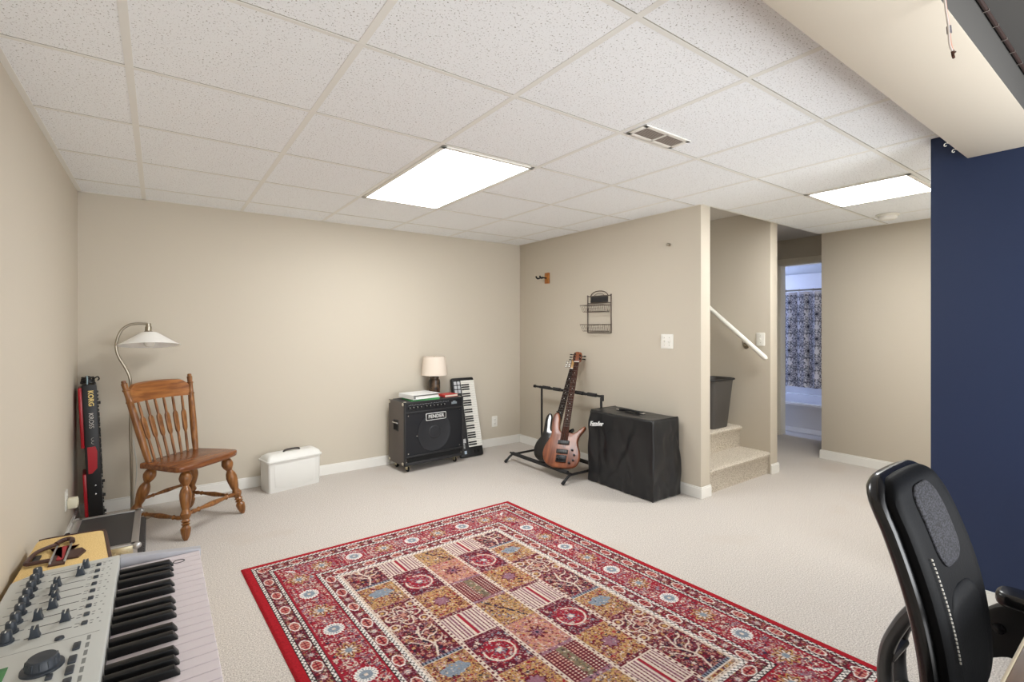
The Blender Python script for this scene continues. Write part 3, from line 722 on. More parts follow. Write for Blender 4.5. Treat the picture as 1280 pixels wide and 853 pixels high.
# ================================================================== WOODEN CHAIR
def wooden_chair():
    t = thing('wooden_chair', 'honey oak spindle-back wooden chair in the left corner', 'chair', (.166, 3.80, 0), .707)
    SH = .432
    # seat: saddle slab, wider in front
    poly = spline2([(-.19, .165), (0, .172), (.19, .165), (.205, .10), (.228, -.10), (.215, -.165), (.12, -.192), (0, -.198), (-.12, -.192), (-.215, -.165), (-.228, -.10), (-.205, .10)], 6)
    bm = BM(); prism(bm, poly, SH - .036, SH, .009)
    part('seat', bm, M['oakflat'], t)
    legp = [(.012, .0), (.019, .02), (.024, .05), (.026, .08), (.017, .10), (.024, .108), (.017, .118), (.024, .127), (.019, .14), (.025, .16), (.028, .175), (.021, .20), (.020, .21), (.024, .23), (.029, .28), (.030, .31), (.026, .34), (.018, .365), (.019, .37), (.029, .40), (.032, .42), (.027, .45), (.017, .47), (.02, .48)]
    legp = [(.021 + (r - .021) * 1.35, z / .48) for r, z in legp]
    tops = {}; feet = {}
    for (k, sx, sy) in (('fl', -1, -1), ('fr', 1, -1), ('bl', -1, 1), ('br', 1, 1)):
        p1 = Vector((sx * .15, -.13 if sy < 0 else .12, SH - .034)); p0 = Vector((sx * .222, -.21 if sy < 0 else .235, 0))
        d = p1 - p0; Ln = d.length
        bm = BM(); lathe(bm, [(r, z * Ln) for r, z in legp], p0, d, 20)
        bmesh.ops.bisect_plane(bm, geom=bm.verts[:] + bm.edges[:] + bm.faces[:], plane_co=(0, 0, .001), plane_no=(0, 0, -1), clear_outer=True)
        part('leg', bm, M['oak'], t); tops[k] = p1; feet[k] = p0
    def at(k, f): return feet[k].lerp(tops[k], f)
    def stretcher(a, b2, r):
        d = b2 - a; Ln = d.length
        pr = [(.55, 0), (.6, .06), (1, .14), (.7, .2), (1.1, .23), (.7, .26), (.95, .36), (1.25, .5), (.95, .64), (.7, .74), (1.1, .77), (.7, .8), (1, .86), (.6, .94), (.55, 1)]
        bm = BM(); lathe(bm, [(r * q, z * Ln) for q, z in pr], a, d, 12); part('stretcher', bm, M['oak'], t)
    stretcher(at('fl', .36), at('fr', .36), .0145)
    stretcher(at('bl', .50), at('br', .50), .011)
    stretcher(at('fl', .30), at('bl', .30), .0135); stretcher(at('fr', .30), at('br', .30), .0135)
    # back posts
    bt = {}
    for s in (-1, 1):
        a = Vector((s * .168, .13, SH - .004)); b2 = Vector((s * .232, .252, .94)); d = b2 - a; Ln = d.length; bt[s] = (a, b2)
        pr = [(.016, 0), (.019, .1), (.021, .35), (.0195, .6), (.018, .725), (.021, .735), (.021, .745), (.0175, .755), (.016, .80), (.0165, .87), (.02, .878), (.02, .89), (.015, .90), (.016, .93), (.017, .965), (.012, .972), (.013, .985), (.011, 1.0)]
        bm = BM(); lathe(bm, [(r, z * Ln) for r, z in pr], a, d, 18); part('back_post', bm, M['oakrail'] if False else M['oak'], t)
    # crest rail, curved back and shaped on top
    def backpt(u, f):            # u -1..1 across, f 0..1 up the back
        a = bt[-1][0].lerp(bt[-1][1], f); c = bt[1][0].lerp(bt[1][1], f); p = a.lerp(c, (u + 1) / 2)
        return p + Vector((0, .028 * (1 - u * u), 0))
    bm = BM(); n = 28; rows = []
    for i in range(n + 1):
        u = -.97 + 1.94 * i / n; e = abs(u)
        ztop = .955 - .03 * e ** 2 - (.075 * max(0, (e - .72) / .25) ** 1.5); zb = .725 + .012 * (1 - u * u)
        pt, pb = backpt(u, ztop), backpt(u, zb); off = Vector((0, .0095, .003))
        rows.append([bm.verts.new(pb - off), bm.verts.new(pt - off), bm.verts.new(pt + off), bm.verts.new(pb + off)])
    for a, c in zip(rows[:-1], rows[1:]):
        for k in range(4): bm.faces.new((a[k], a[(k + 1) % 4], c[(k + 1) % 4], c[k]))
    bm.faces.new(rows[0][::-1]); bm.faces.new(rows[-1]); bmesh.ops.recalc_face_normals(bm, faces=bm.faces)
    bmesh.ops.bevel(bm, geom=[e for e in bm.edges], offset=.003, segments=1, affect='EDGES') if False else None
    part('crest_rail', bm, M['oakrail'], t)
    for k in range(6):
        u = -.72 + 1.44 * k / 5
        a = Vector((u * .165, .142, SH - .004)); b2 = backpt(u, .735); d = b2 - a; Ln = d.length
        bm = BM()
        lathe(bm, [(.0075, 0), (.0085, .2 * Ln), (.0075, .36 * Ln)], a, d, 12)
        F = frame(a, (1, 0, 0), d, Vector((1, 0, 0)).cross(d))
        sh = [(.007, .36), (.013, .40), (.0145, .43), (.0165, .66), (.0145, .70), (.008, .735)]
        prism(bm, [(w, f * Ln) for w, f in sh] + [(-w, f * Ln) for w, f in sh[::-1]], -.006, .006, .002, F)
        lathe(bm, [(.0075, .73 * Ln), (.0085, .85 * Ln), (.007, 1.0 * Ln)], a, d, 12)
        part('spindle', bm, M['oak'], t)
wooden_chair()

# ================================================================== FLOOR LAMP
t = thing('floor_lamp', 'brushed metal gooseneck floor lamp with white glass shade behind the wooden chair', 'floor lamp', (-.14, 4.13, 0))
part('base', lathe(BM(), [(.125, 0), (.128, .008), (.12, .018), (.05, .026), (.018, .034), (.012, .06)], seg=40), M['nickel'], t)
pp = [(0, 0, .03), (-.003, 0, .3), (-.008, 0, .55), (-.007, 0, .84), (-.012, 0, .93), (-.035, 0, 1.0), (-.068, 0, 1.07), (-.083, 0, 1.13), (-.078, 0, 1.19), (-.055, 0, 1.25), (-.015, 0, 1.285), (.03, 0, 1.295), (.08, 0, 1.292)]
part('pole', tube(BM(), spline(pp, 8), .0085, 12), M['nickel'], t)
bm = BM(); lathe(bm, [(.014, 0), (.014, -.02), (.019, -.022), (.019, -.05), (.03, -.062), (.044, -.072)], (.087, 0, 1.297), (0, 0, 1), 24)
part('socket', bm, M['nickel'], t)
gl = mat('white_opal_glass', rgb(252, 251, 248), .3)
bm = BM(); sp = [(.044, 1.234), (.060, 1.224), (.095, 1.200), (.130, 1.176), (.158, 1.158), (.176, 1.150), (.176, 1.147), (.157, 1.154), (.129, 1.171), (.094, 1.195), (.059, 1.218), (.044, 1.228)]
TL = Matrix.Translation((.092, 0, 1.23)) @ Matrix.Rotation(math.radians(-8), 4, 'X') @ Matrix.Translation((-.092, 0, -1.23))
lathe(bm, [(r, z) for r, z in sp], (.092, 0, 0), seg=48, closed=True, M=TL)
part('lamp_shade', bm, gl, t)
bm = BM(); lathe(bm, [(.012, 1.225), (.014, 1.205), (.03, 1.17), (.03, 1.155), (.02, 1.138), (.0, 1.133)], (.092, 0, 0), seg=20, M=TL)
part('bulb', bm, M['white'], t)
part('power_cord', tube(BM(), spline([(.006, -.012, .52), (.012, -.016, .46), (.022, -.018, .38), (.024, -.018, .28), (.012, -.016, .14), (.02, -.03, .03), (.06, -.10, .029), (.05, -.14, .006)], 6), .0038, 8), M['cable'], t)

# ================================================================== UPRIGHT RED SYNTH
def red_synth():
    base = Vector((-.326, 4.10, 0)); topp = Vector((-.365, 4.115, .905))
    zax = (topp - base).normalized(); yax = Vector((.085, -1, 0)); yax = (yax - zax * yax.dot(zax)).normalized(); xax = yax.cross(zax)
    # local: x across the rear panel, y = outward normal of the rear panel (towards camera), z along the length
    t = thing('stage_synth', 'red and black keyboard synthesizer stood on end in the left corner', 'synthesizer', base)
    Mx = frame((0, 0, 0), xax, yax, zax)
    t.matrix_world = Matrix.Translation(base) @ Mx
    rd = mat('glossy_red_plastic', rgb(172, 20, 34), .3)
    L_ = .905; s = 1 if xax.x > 0 else -1
    X = lambda v: v * s
    def bx(bm, a, b2, *r, **k): return box(bm, min(X(a), X(b2)), max(X(a), X(b2)), *r, **k)
    bm = BM(); bx(bm, -.03, .045, -.20, 0, .0, L_, bev=.008)
    part('body', bm, M['black'], t)
    for (z0, z1) in ((.50, L_ - .02), (.06, .335)):
        bm = BM(); bx(bm, -.048, -.028, -.19, -.006, z0, z1, bev=.006); part('red_shell', bm, rd, t)
    bm = BM(); F = frame((0, .0015, 0), (s, 0, 0), (0, 0, 1), (0, 1, 0))
    prism(bm, [(-.018, .505), (-.018, .335), (.0, .335), (.026, .365), (.03, .47), (.022, .505)], -.001, .001, 0, F)
    part('red_inset', bm, rd, t)
    bm = BM(); text(bm, 'KORG', .036, frame((X(.012), .001, .815), (0, 0, -1), (s, 0, 0), (0, 1, 0)), bold=.0012)
    part('brand_text', bm, mat('gold_print', rgb(205, 180, 110), .4, metal=.3), t)
    bm = BM(); text(bm, 'KROSS', .033, frame((X(.008), .001, .672), (0, 0, -1), (s, 0, 0), (0, 1, 0)))
    for q in (0, .022):
        tube(bm, [(X(.016 - .012 * math.sin(a)), .001, .545 - q + .008 - .009 * math.cos(a)) for a in [PI * k / 8 for k in range(9)]], .0009, 5)
    part('model_text', bm, mat('white_print', rgb(215, 212, 205), .5), t)
    # knobs and keys poking out on the right side
    for z in (.78, .27, .18, .075, .045):
        bm = BM(); lathe(bm, [(.010, 0), (.009, .014), (.0, .015)], (X(.045), -.03, z), (s, 0, 0), 14); part('knob', bm, M['black'], t)
    bm = BM()
    for k in range(12): bx(bm, .044, .052, -.09, -.02, .32 + k * .034, .34 + k * .034, bev=.002)
    part('button_row', bm, M['black'], t)
    kw = mat('ivory_keys', rgb(225, 222, 214), .4)
    for k in range(36):
        bm = BM(); bx(bm, .030, .0458, -.198, -.10, .02 + k * .0243, .0425 + k * .0243, bev=.001, seg=1); part('white_key', bm, kw, t)
    for k in range(36):
        if k % 7 in (0, 1, 3, 4, 5) and k < 35:
            bm = BM(); bx(bm, .044, .051, -.16, -.10, .037 + k * .0243, .049 + k * .0243, bev=.0015, seg=1); part('black_key', bm, M['black'], t)
    for z in (.2, .255):
        bm = BM(); lathe(bm, [(.0045, 0), (.0045, .0015), (.003, .002)], (X(.012), 0, z), (0, 1, 0), 10); part('jack', bm, M['chrome'], t)
red_synth()
t = thing('cable_bundle', 'coiled black cable bundle resting on top of the upright red synthesizer', 'cable', (-.368, 4.165, .906))
bm = BM()
for k in range(4):
    r = .034 - .002 * k
    tube(bm, [(r * math.cos(a), .030 * math.sin(a), .008 + k * .010 + .004 * math.sin(3 * a + k)) for a in [2 * PI * q / 22 for q in range(22)]], .0048, 7, True)
tube(bm, spline([(.03, -.02, .03), (.05, -.025, .045), (.058, -.02, .03), (.05, -.015, .02)], 6), .004, 7)
part('loops', bm, M['black'], t)
bm = BM(); tube(bm, [(.0, -.033, .0), (.002, -.042, .02), (.0, -.035, .046), (-.002, -.02, .05)], .004, 7)
part('cable_tie', bm, mat('pale_blue_tie', rgb(150, 175, 185), .5), t)

# ================================================================== WHITE FILE BOX
t = thing('file_box', 'white plastic file box with dark handle against the back wall', 'storage box', (.862, 4.213, 0), math.atan2(.084, .406))
w, d, h = .206, .085, .232
wp = mat('off_white_box_plastic', rgb(226, 225, 220), .45)
bm = BM(); rs = []
for (s, z) in ((.965, 0), (.975, .004), (1.0, h)):
    rs.append([bm.verts.new((x * s, y * s, z)) for x, y in rrect(-w, w, -d, d, .018)])
for a, b2 in zip(rs[:-1], rs[1:]):
    for k in range(len(a)): bm.faces.new((a[k], a[(k + 1) % len(a)], b2[(k + 1) % len(a)], b2[k]))
bm.faces.new(rs[0][::-1]); bm.faces.new(rs[-1]); bmesh.ops.recalc_face_normals(bm, faces=bm.faces)
bd = part('body', bm, wp, t)
bm = BM()                                  # raised panel with a wavy foot
lo = [(-w + .05 + (2 * w - .1) * k / 16, .032 + .018 * math.sin(k / 16 * PI * 1.3 + 2.6)) for k in range(17)]
prism(bm, lo + [(w - .045, h - .025), (-w + .045, h - .025)], 0, .0025, .001, frame((0, -d * .985, 0), (1, 0, 0), (0, 0, 1), (0, -1, 0)))
part('embossed_panel', bm, wp, bd)
bm = BM(); prism(bm, rrect(-w - .012, w + .012, -d - .012, d + .012, .024), h - .004, h + .014, .005)
rs = []
for (s, e, z) in ((w + .004, d + .004, h + .013), (w - .004, d - .006, h + .034), (w - .03, d - .04, h + .054)):
    rs.append([bm.verts.new((x, y, z)) for x, y in rrect(-s, s, -e, e, .02)])
for a, b2 in zip(rs[:-1], rs[1:]):
    for k in range(len(a)): bm.faces.new((a[k], a[(k + 1) % len(a)], b2[(k + 1) % len(a)], b2[k]))
bm.faces.new(rs[-1])
part('lid', bm, wp, t)
bm = BM(); tube(bm, spline([(-.062, -.012, h + .048), (-.058, -.012, h + .062), (-.03, -.012, h + .067), (.03, -.012, h + .067), (.058, -.012, h + .062), (.062, -.012, h + .048)], 5), .007, 10)
part('handle', bm, mat('brown_black_handle', rgb(52, 44, 42), .45), t)

# ================================================================== BASS COMBO AMP
AW, AD, AH, AZ = .615, .30, .555, .062
a_th = math.atan2(.05, .619)
t = thing('bass_amplifier', 'black bass combo amplifier with speaker grille on casters by the back wall', 'amplifier', (1.722, 3.965, 0), a_th)
tolex = mat('charcoal_tolex', rgb(92, 85, 80), .6, bump=(500, .25, .001))
pale = mat('pale_metal_corner', rgb(205, 200, 184), .4, metal=.4)
tolex2 = mat('black_tolex', rgb(36, 36, 38), .55, bump=(500, .2, .001))
bm = BM(); box(bm, 0, AW, .012, AD, AZ, AZ + AH, .008)
ob = part('cabinet', bm, [tolex, tolex2], t)
for p in ob.data.polygons:
    if p.normal.z > .7: p.material_index = 1
bm = BM()
for (x0, x1, z0, z1) in ((0, .016, AZ, AZ + AH), (AW - .016, AW, AZ, AZ + AH), (0, AW, AZ + AH - .016, AZ + AH), (0, AW, AZ, AZ + .03), (0, AW, AZ + .07, AZ + .085), (0, AW, AZ + .455, AZ + .47)):
    box(bm, x0, x1, -.004, .02, z0, z1, .004)
part('front_frame', bm, tolex2, t)
bm = BM(); box(bm, .016, AW - .016, .006, .016, AZ + .085, AZ + .455)
gr = part('grille', bm, mat('black_steel_grille', rgb(40, 41, 45), .5, metal=.5, bump=(900, .5, .001)), t)
bm = BM(); lathe(bm, [(.172, 0), (.172, .004), (.164, .0045), (.155, .001), (.06, .002), (.055, .006), (.0, .009)], (.305, .005, AZ + .265), (0, -1, 0), 48)
part('speaker_cone', bm, mat('speaker_seen_through_grille', rgb(46, 47, 51), .55, metal=.3, bump=(900, .4, .001)), gr)
for x in (.04, .125, AW - .04):
    for z in ((AZ + .105, AZ + .435) if x != .125 else (AZ + .25,)):
        bm = BM(); lathe(bm, [(.006, 0), (.005, .003), (0, .0035)], (x, .006, z), (0, -1, 0), 10); part('grille_screw', bm, M['chrome'], gr)
bm = BM(); box(bm, .016, AW - .016, .004, .018, AZ + .47, AZ + AH - .016)
pn = part('control_panel', bm, mat('control_panel_black', rgb(27, 28, 32), .35), t)
for k in range(10):
    x = .05 + k * .037 + (.02 if k > 3 else 0)
    bm = BM(); lathe(bm, [(.0105, 0), (.009, .014), (.0, .0145)], (x, .004, AZ + .502), (0, -1, 0), 14); box(bm, x - .001, x + .001, -.0115, -.010, AZ + .502, AZ + .511, mi=1)
    part('knob', bm, [M['black'], M['white']], pn)
bm = BM()
for k in range(26):
    x = .045 + k * .016; box(bm, x, x + .008, .0032, .0042, AZ + .523 + (.003 if k % 3 else 0), AZ + .5255 + (.003 if k % 3 else 0))
part('panel_print', bm, mat('panel_print_grey', rgb(190, 192, 198), .5), pn)
bm = BM(); box(bm, .485, .545, .0025, .0042, AZ + .495, AZ + .515, .001, 1); box(bm, .50, .53, .0025, .0042, AZ + .515, AZ + .524, .001, 1)
part('badge', bm, mat('silver_badge', rgb(165, 178, 188), .3, metal=.6), pn)
bm = BM(); box(bm, .03, AW - .03, -.002, .012, AZ + .033, AZ + .068)
part('bass_port', bm, mat('port_black', rgb(8, 8, 9), .9), t)
F = frame((.318, .0, AZ + .405), (1, 0, 0), (0, 0, 1), (0, -1, 0))
bm = BM(); prism(bm, rrect(-.105, .105, -.032, .032, .008), -.006, .002, 0, F, 0); prism(bm, rrect(-.1, .1, -.027, .027, .006), .002, .0026, 0, F, 1)
text(bm, 'FENDER', .043, F @ Matrix.Translation((0, 0, .003)), mi=0, bold=.0009, space=1.08)
part('logo_badge', bm, [mat('badge_white_metal', rgb(222, 222, 220), .35), M['black']], t)
for x in (.006, AW - .006):
    for y in (.016, AD - .006):
        for z in (AZ + .006, AZ + AH - .006):
            bm = BM(); sx = -1 if x < .1 else 1; sy = -1 if y < .1 else 1; sz = -1 if z < .3 else 1
            ball(bm, (x - sx * .014, y - sy * .014, z - sz * .014), (.026, .026, .024), 12)
            part('corner_protector', bm, pale, t)
bm = BM(); box(bm, -.004, .003, .105, .205, AZ + .29, AZ + .39, .004, mi=0); box(bm, -.0045, -.0035, .118, .192, AZ + .30, AZ + .38, mi=1)
hd = part('side_handle', bm, [M['black'], mat('handle_recess_black', rgb(6, 6, 6), .9)], t)
tube(bm := BM(), spline([(-.004, .112, AZ + .362), (-.014, .122, AZ + .366), (-.016, .155, AZ + .366), (-.014, .188, AZ + .366), (-.004, .198, AZ + .362)], 4), .006, 8)
part('grip', bm, M['chrome'], hd)
for x in (.06, AW - .06):
    for y in (.05, AD - .05):
        bm = BM(); box(bm, x - .03, x + .03, y - .025, y + .025, .052, AZ + .002, .002); box(bm, x - .014, x - .010, y - .016, y + .02, .02, .055, .001, 1); box(bm, x + .010, x + .014, y - .016, y + .02, .02, .055, .001, 1)
        cs = part('caster', bm, M['brass'], t)
        bm = BM(); lathe(bm, [(.018, -.009), (.023, -.007), (.023, .007), (.018, .009)], (x, y + .004, .0232), (1, 0, 0), 20); part('wheel', bm, M['rubber'], cs)
def on_amp(x, y, z=0):
    c, s = math.cos(a_th), math.sin(a_th); return (1.722 + x * c - y * s, 3.965 + x * s + y * c, AZ + AH + .001 + z)
# binder with green papers, red book, table lamp on the amp
bm = BM()
for k in range(5):
    prism(bm, [(-.135 + .003 * k, -.11), (.14, -.105 + .002 * k), (.138, .105), (-.14, .1)], k * .0032, k * .0032 + .0030)
o = whole('paper_stack', bm, mat('green_paper', rgb(70, 148, 88), .7), 'green papers under the white binder on the amplifier', 'papers'); o.location = on_amp(.222, .112, .0); o.rotation_euler.z = a_th - .10
t = thing('ring_binder', 'white ring binder lying on top of the bass amplifier', 'binder', on_amp(.225, .125, .0162), a_th + .04)
bw = mat('binder_white_vinyl', rgb(232, 233, 232), .4)
bm = BM(); box(bm, -.145, .135, -.125, .125, 0, .003, .001, 1); part('back_cover', bm, bw, t)
bm = BM(); box(bm, -.145, .135, -.125, .125, .035, .038, .001, 1); part('front_cover', bm, bw, t)
bm = BM(); box(bm, -.147, -.143, -.125, .125, 0, .038, .0015, 1); part('spine', bm, bw, t)
bm = BM(); box(bm, -.115, .125, -.115, .115, .0035, .024); part('pages', bm, mat('page_white', rgb(222, 222, 218), .8), t)
for y in (-.08, 0, .08):
    bm = BM(); tube(bm, [(-.125 + .016 * math.cos(a), y, .019 + .014 * math.sin(a)) for a in [2 * PI * k / 16 for k in range(16)]], .0015, 6, True); part('ring', bm, M['chrome'], t)
t = thing('red_book', 'red book lying on the amplifier beside the table lamp', 'book', on_amp(.515, .11), a_th + .05)
rb = mat('red_book_cover', rgb(196, 62, 56), .5)
bm = BM(); box(bm, -.075, .075, -.06, .06, 0, .003); box(bm, -.075, .075, -.06, .06, .019, .022, .001, 1); box(bm, -.077, -.073, -.06, .06, 0, .022, .001, 1); part('cover', bm, rb, t)
bm = BM(); box(bm, -.072, .071, -.057, .057, .003, .019); part('pages', bm, mat('page_cream', rgb(226, 218, 200), .8), t)
t = thing('table_lamp', 'small table lamp with beige drum shade and dark mottled base on the amplifier', 'table lamp', on_amp(.445, .236, 0))
cer = mat('mottled_brown_ceramic', rgb(92, 70, 50), .3, var=(28, rgb(34, 28, 24), .42, .58))
part('base', lathe(BM(), [(.046, 0), (.05, .004), (.053, .02), (.055, .07), (.055, .13), (.051, .15), (.042, .158), (.041, .168), (.046, .17), (.046, .178), (.03, .184), (.012, .19), (.012, .21)], seg=32), cer, t)
bm = BM(); lathe(bm, [(.126, .195), (.104, .372), (.1015, .372), (.1235, .195)], seg=48, closed=True)
part('lamp_shade', bm, mat('beige_linen_shade', rgb(226, 213, 198), .85, bump=(300, .2, .001), trans=0), t)
bm = BM()
for k in range(3): tube(bm, [(.01 * math.cos(2.1 * k), .01 * math.sin(2.1 * k), .335), (.106 * math.cos(2.1 * k), .106 * math.sin(2.1 * k), .362)], .0018, 6)
lathe(bm, [(.011, .21), (.011, .345), (.004, .355), (.006, .375), (0, .38)], seg=12)
part('harp', bm, M['brass'], t)
bm = BM(); ball(bm, (0, 0, .275), (.028, .028, .036), 14); part('bulb', bm, M['white'], t)

# ================================================================== SMALL KEYBOARD LEANING ON THE WALL
def midi():
    p0 = Vector((2.49, 4.115, 0)); p1 = Vector((2.49, 4.318, .755)); z = (p1 - p0).normalized(); x = Vector((1, 0, 0)); n = x.cross(z)      # n towards -Y? fixed below
    if n.y > 0: n = -n
    t = thing('midi_keyboard', 'black keyboard controller leaning upright against the back wall beside the bass amplifier', 'keyboard', p0)
    # local x across (right = +X), y along, z out of the key face
    F = Matrix(((x.x, z.x, n.x, p0.x), (x.y, z.y, n.y, p0.y), (x.z, z.z, n.z, p0.z), (0, 0, 0, 1)))
    Ln = (p1 - p0).length
    t.matrix_world = F
    bm = BM(); prism(bm, rrect(-.125, .125, .004, Ln, .016), -.022, .022, .005); part('body', bm, M['black'], t)
    kw = mat('white_key_plastic', rgb(232, 230, 222), .35)
    K0, K1 = .095, Ln - .03; kp = (K1 - K0) / 29
    for k in range(29):
        bm = BM(); box(bm, -.03, .123, K0 + k * kp + .0007, K0 + (k + 1) * kp - .0007, .016, .030, .0015, 1); part('white_key', bm, kw, t)
    for k in range(28):
        if k % 7 in (0, 1, 3, 4, 5):
            yk = K0 + (k + 1) * kp; bm = BM(); box(bm, -.031, .058, yk - .0068, yk + .0068, .028, .037, .002, 1); part('black_key', bm, M['black'], t)
    for r in range(3):
        for c in range(2):
            bm = BM(); box(bm, -.108 + c * .038, -.078 + c * .038, Ln - .07 - r * .042, Ln - .036 - r * .042, .02, .026, .003); part('pad', bm, mat('pad_grey', rgb(190, 192, 195), .5) if (r + c) == 0 else bpy.data.materials['pad_grey'], t)
    for k in range(8):
        bm = BM(); lathe(bm, [(.008, 0), (.007, .012), (0, .0125)], (-.075, .2 + k * .05, .022), (0, 0, 1), 12); part('knob', bm, M['black'], t)
    bm = BM(); box(bm, -.10, -.055, .14, .18, .0215, .0225)
    for k in range(5): box(bm, -.088 + .0, -.07, .09 + k * .01, .095 + k * .01, .0215, .0225)
    part('panel_print', bm, mat('panel_print_white', rgb(200, 200, 200), .5), t)
    bm = BM(); box(bm, -.085, -.06, .035, .065, .0215, .024, .001, 1); part('display', bm, mat('pale_blue_display', rgb(176, 190, 205), .3), t)
    for q in (0, 1):
        bm = BM(); lathe(bm, [(.018, -.006), (.02, 0), (.018, .006)], (.03 + q * .04, .05, .012), (0, 1, 0) if False else (1, 0, 0), 18); part('wheel', bm, M['rubber'], t)
midi()

def loft(bm, rows, caps=True, mi=0):
    b = BM(); rs = [[b.verts.new(p) for p in r] for r in rows]; n = len(rs[0])
    for a, c in zip(rs[:-1], rs[1:]):
        for k in range(n): b.faces.new((a[k], a[(k + 1) % n], c[(k + 1) % n], c[k]))
    if caps: b.faces.new(rs[0][::-1]); b.faces.new(rs[-1])
    bmesh.ops.recalc_face_normals(b, faces=b.faces); merge(bm, b, None, mi); return bm

# ================================================================== GUITAR STAND AND BASSES
t = thing('guitar_stand', 'black metal multi guitar stand holding two bass guitars', 'guitar stand', (2.9, 3.35, 0))
fr = M['blackmatte']; foam = mat('black_foam_pad', rgb(38, 37, 37), .85)
OX, OY = 2.9, 3.35
yl, yr = 3.745 - OY, 2.945 - OY
for y in (yl, yr):
    bm = BM(); tube(bm, spline([(2.635 - OX, y, .008), (2.66 - OX, y, .035), (2.70 - OX, y, .062), (2.74 - OX, y, .068), (3.05 - OX, y, .068), (3.12 - OX, y, .055), (3.17 - OX, y, .012)], 6), .0105, 10)
    ft = part('foot_bar', bm, fr, t)
    bm = BM(); tube(bm, [(2.628 - OX, y, .010), (2.652 - OX, y, .028)], .0135, 10); tube(bm, [(3.176 - OX, y, .010), (3.16 - OX, y, .030)], .0135, 10); part('rubber_tip', bm, M['rubber'], ft)
    bm = BM(); tube(bm, [(3.072 - OX, y, .07), (3.072 - OX, y, .665)], .0105, 10); part('upright', bm, fr, t)
for x in (2.705, 3.055):
    bm = BM(); tube(bm, [(x - OX, yr - .02, .083), (x - OX, yl + .02, .083)], .009, 10); part('rail', bm, fr, t)
    bm = BM(); tube(bm, [(x - OX, yr + .02, .083), (x - OX, yl - .02, .083)], .0165, 12); part('foam_pad', bm, foam, t)
bm = BM(); tube(bm, [(3.072 - OX, yr - .01, .678), (3.072 - OX, yl + .10, .678)], .010, 10); part('top_bar', bm, fr, t)
bm = BM()
for k in range(5):
    y = yr + .06 + k * .155; tube(bm, [(3.072 - OX, y, .68), (3.072 - OX, y + .10, .68)], .0165, 12)
    tube(bm, [(3.05 - OX, y + .10, .682), (3.05 - OX, y + .125, .682)], .0125, 10)
part('neck_pad', bm, foam, t)
bm = BM(); tube(bm, [(3.072 - OX, yr - .012, .69), (3.072 - OX, yr - .012, .64)], .0155, 12); tube(bm, [(3.072 - OX, yl + .1, .678), (3.072 - OX, yl + .118, .678)], .015, 12); part('end_cap', bm, foam, t)

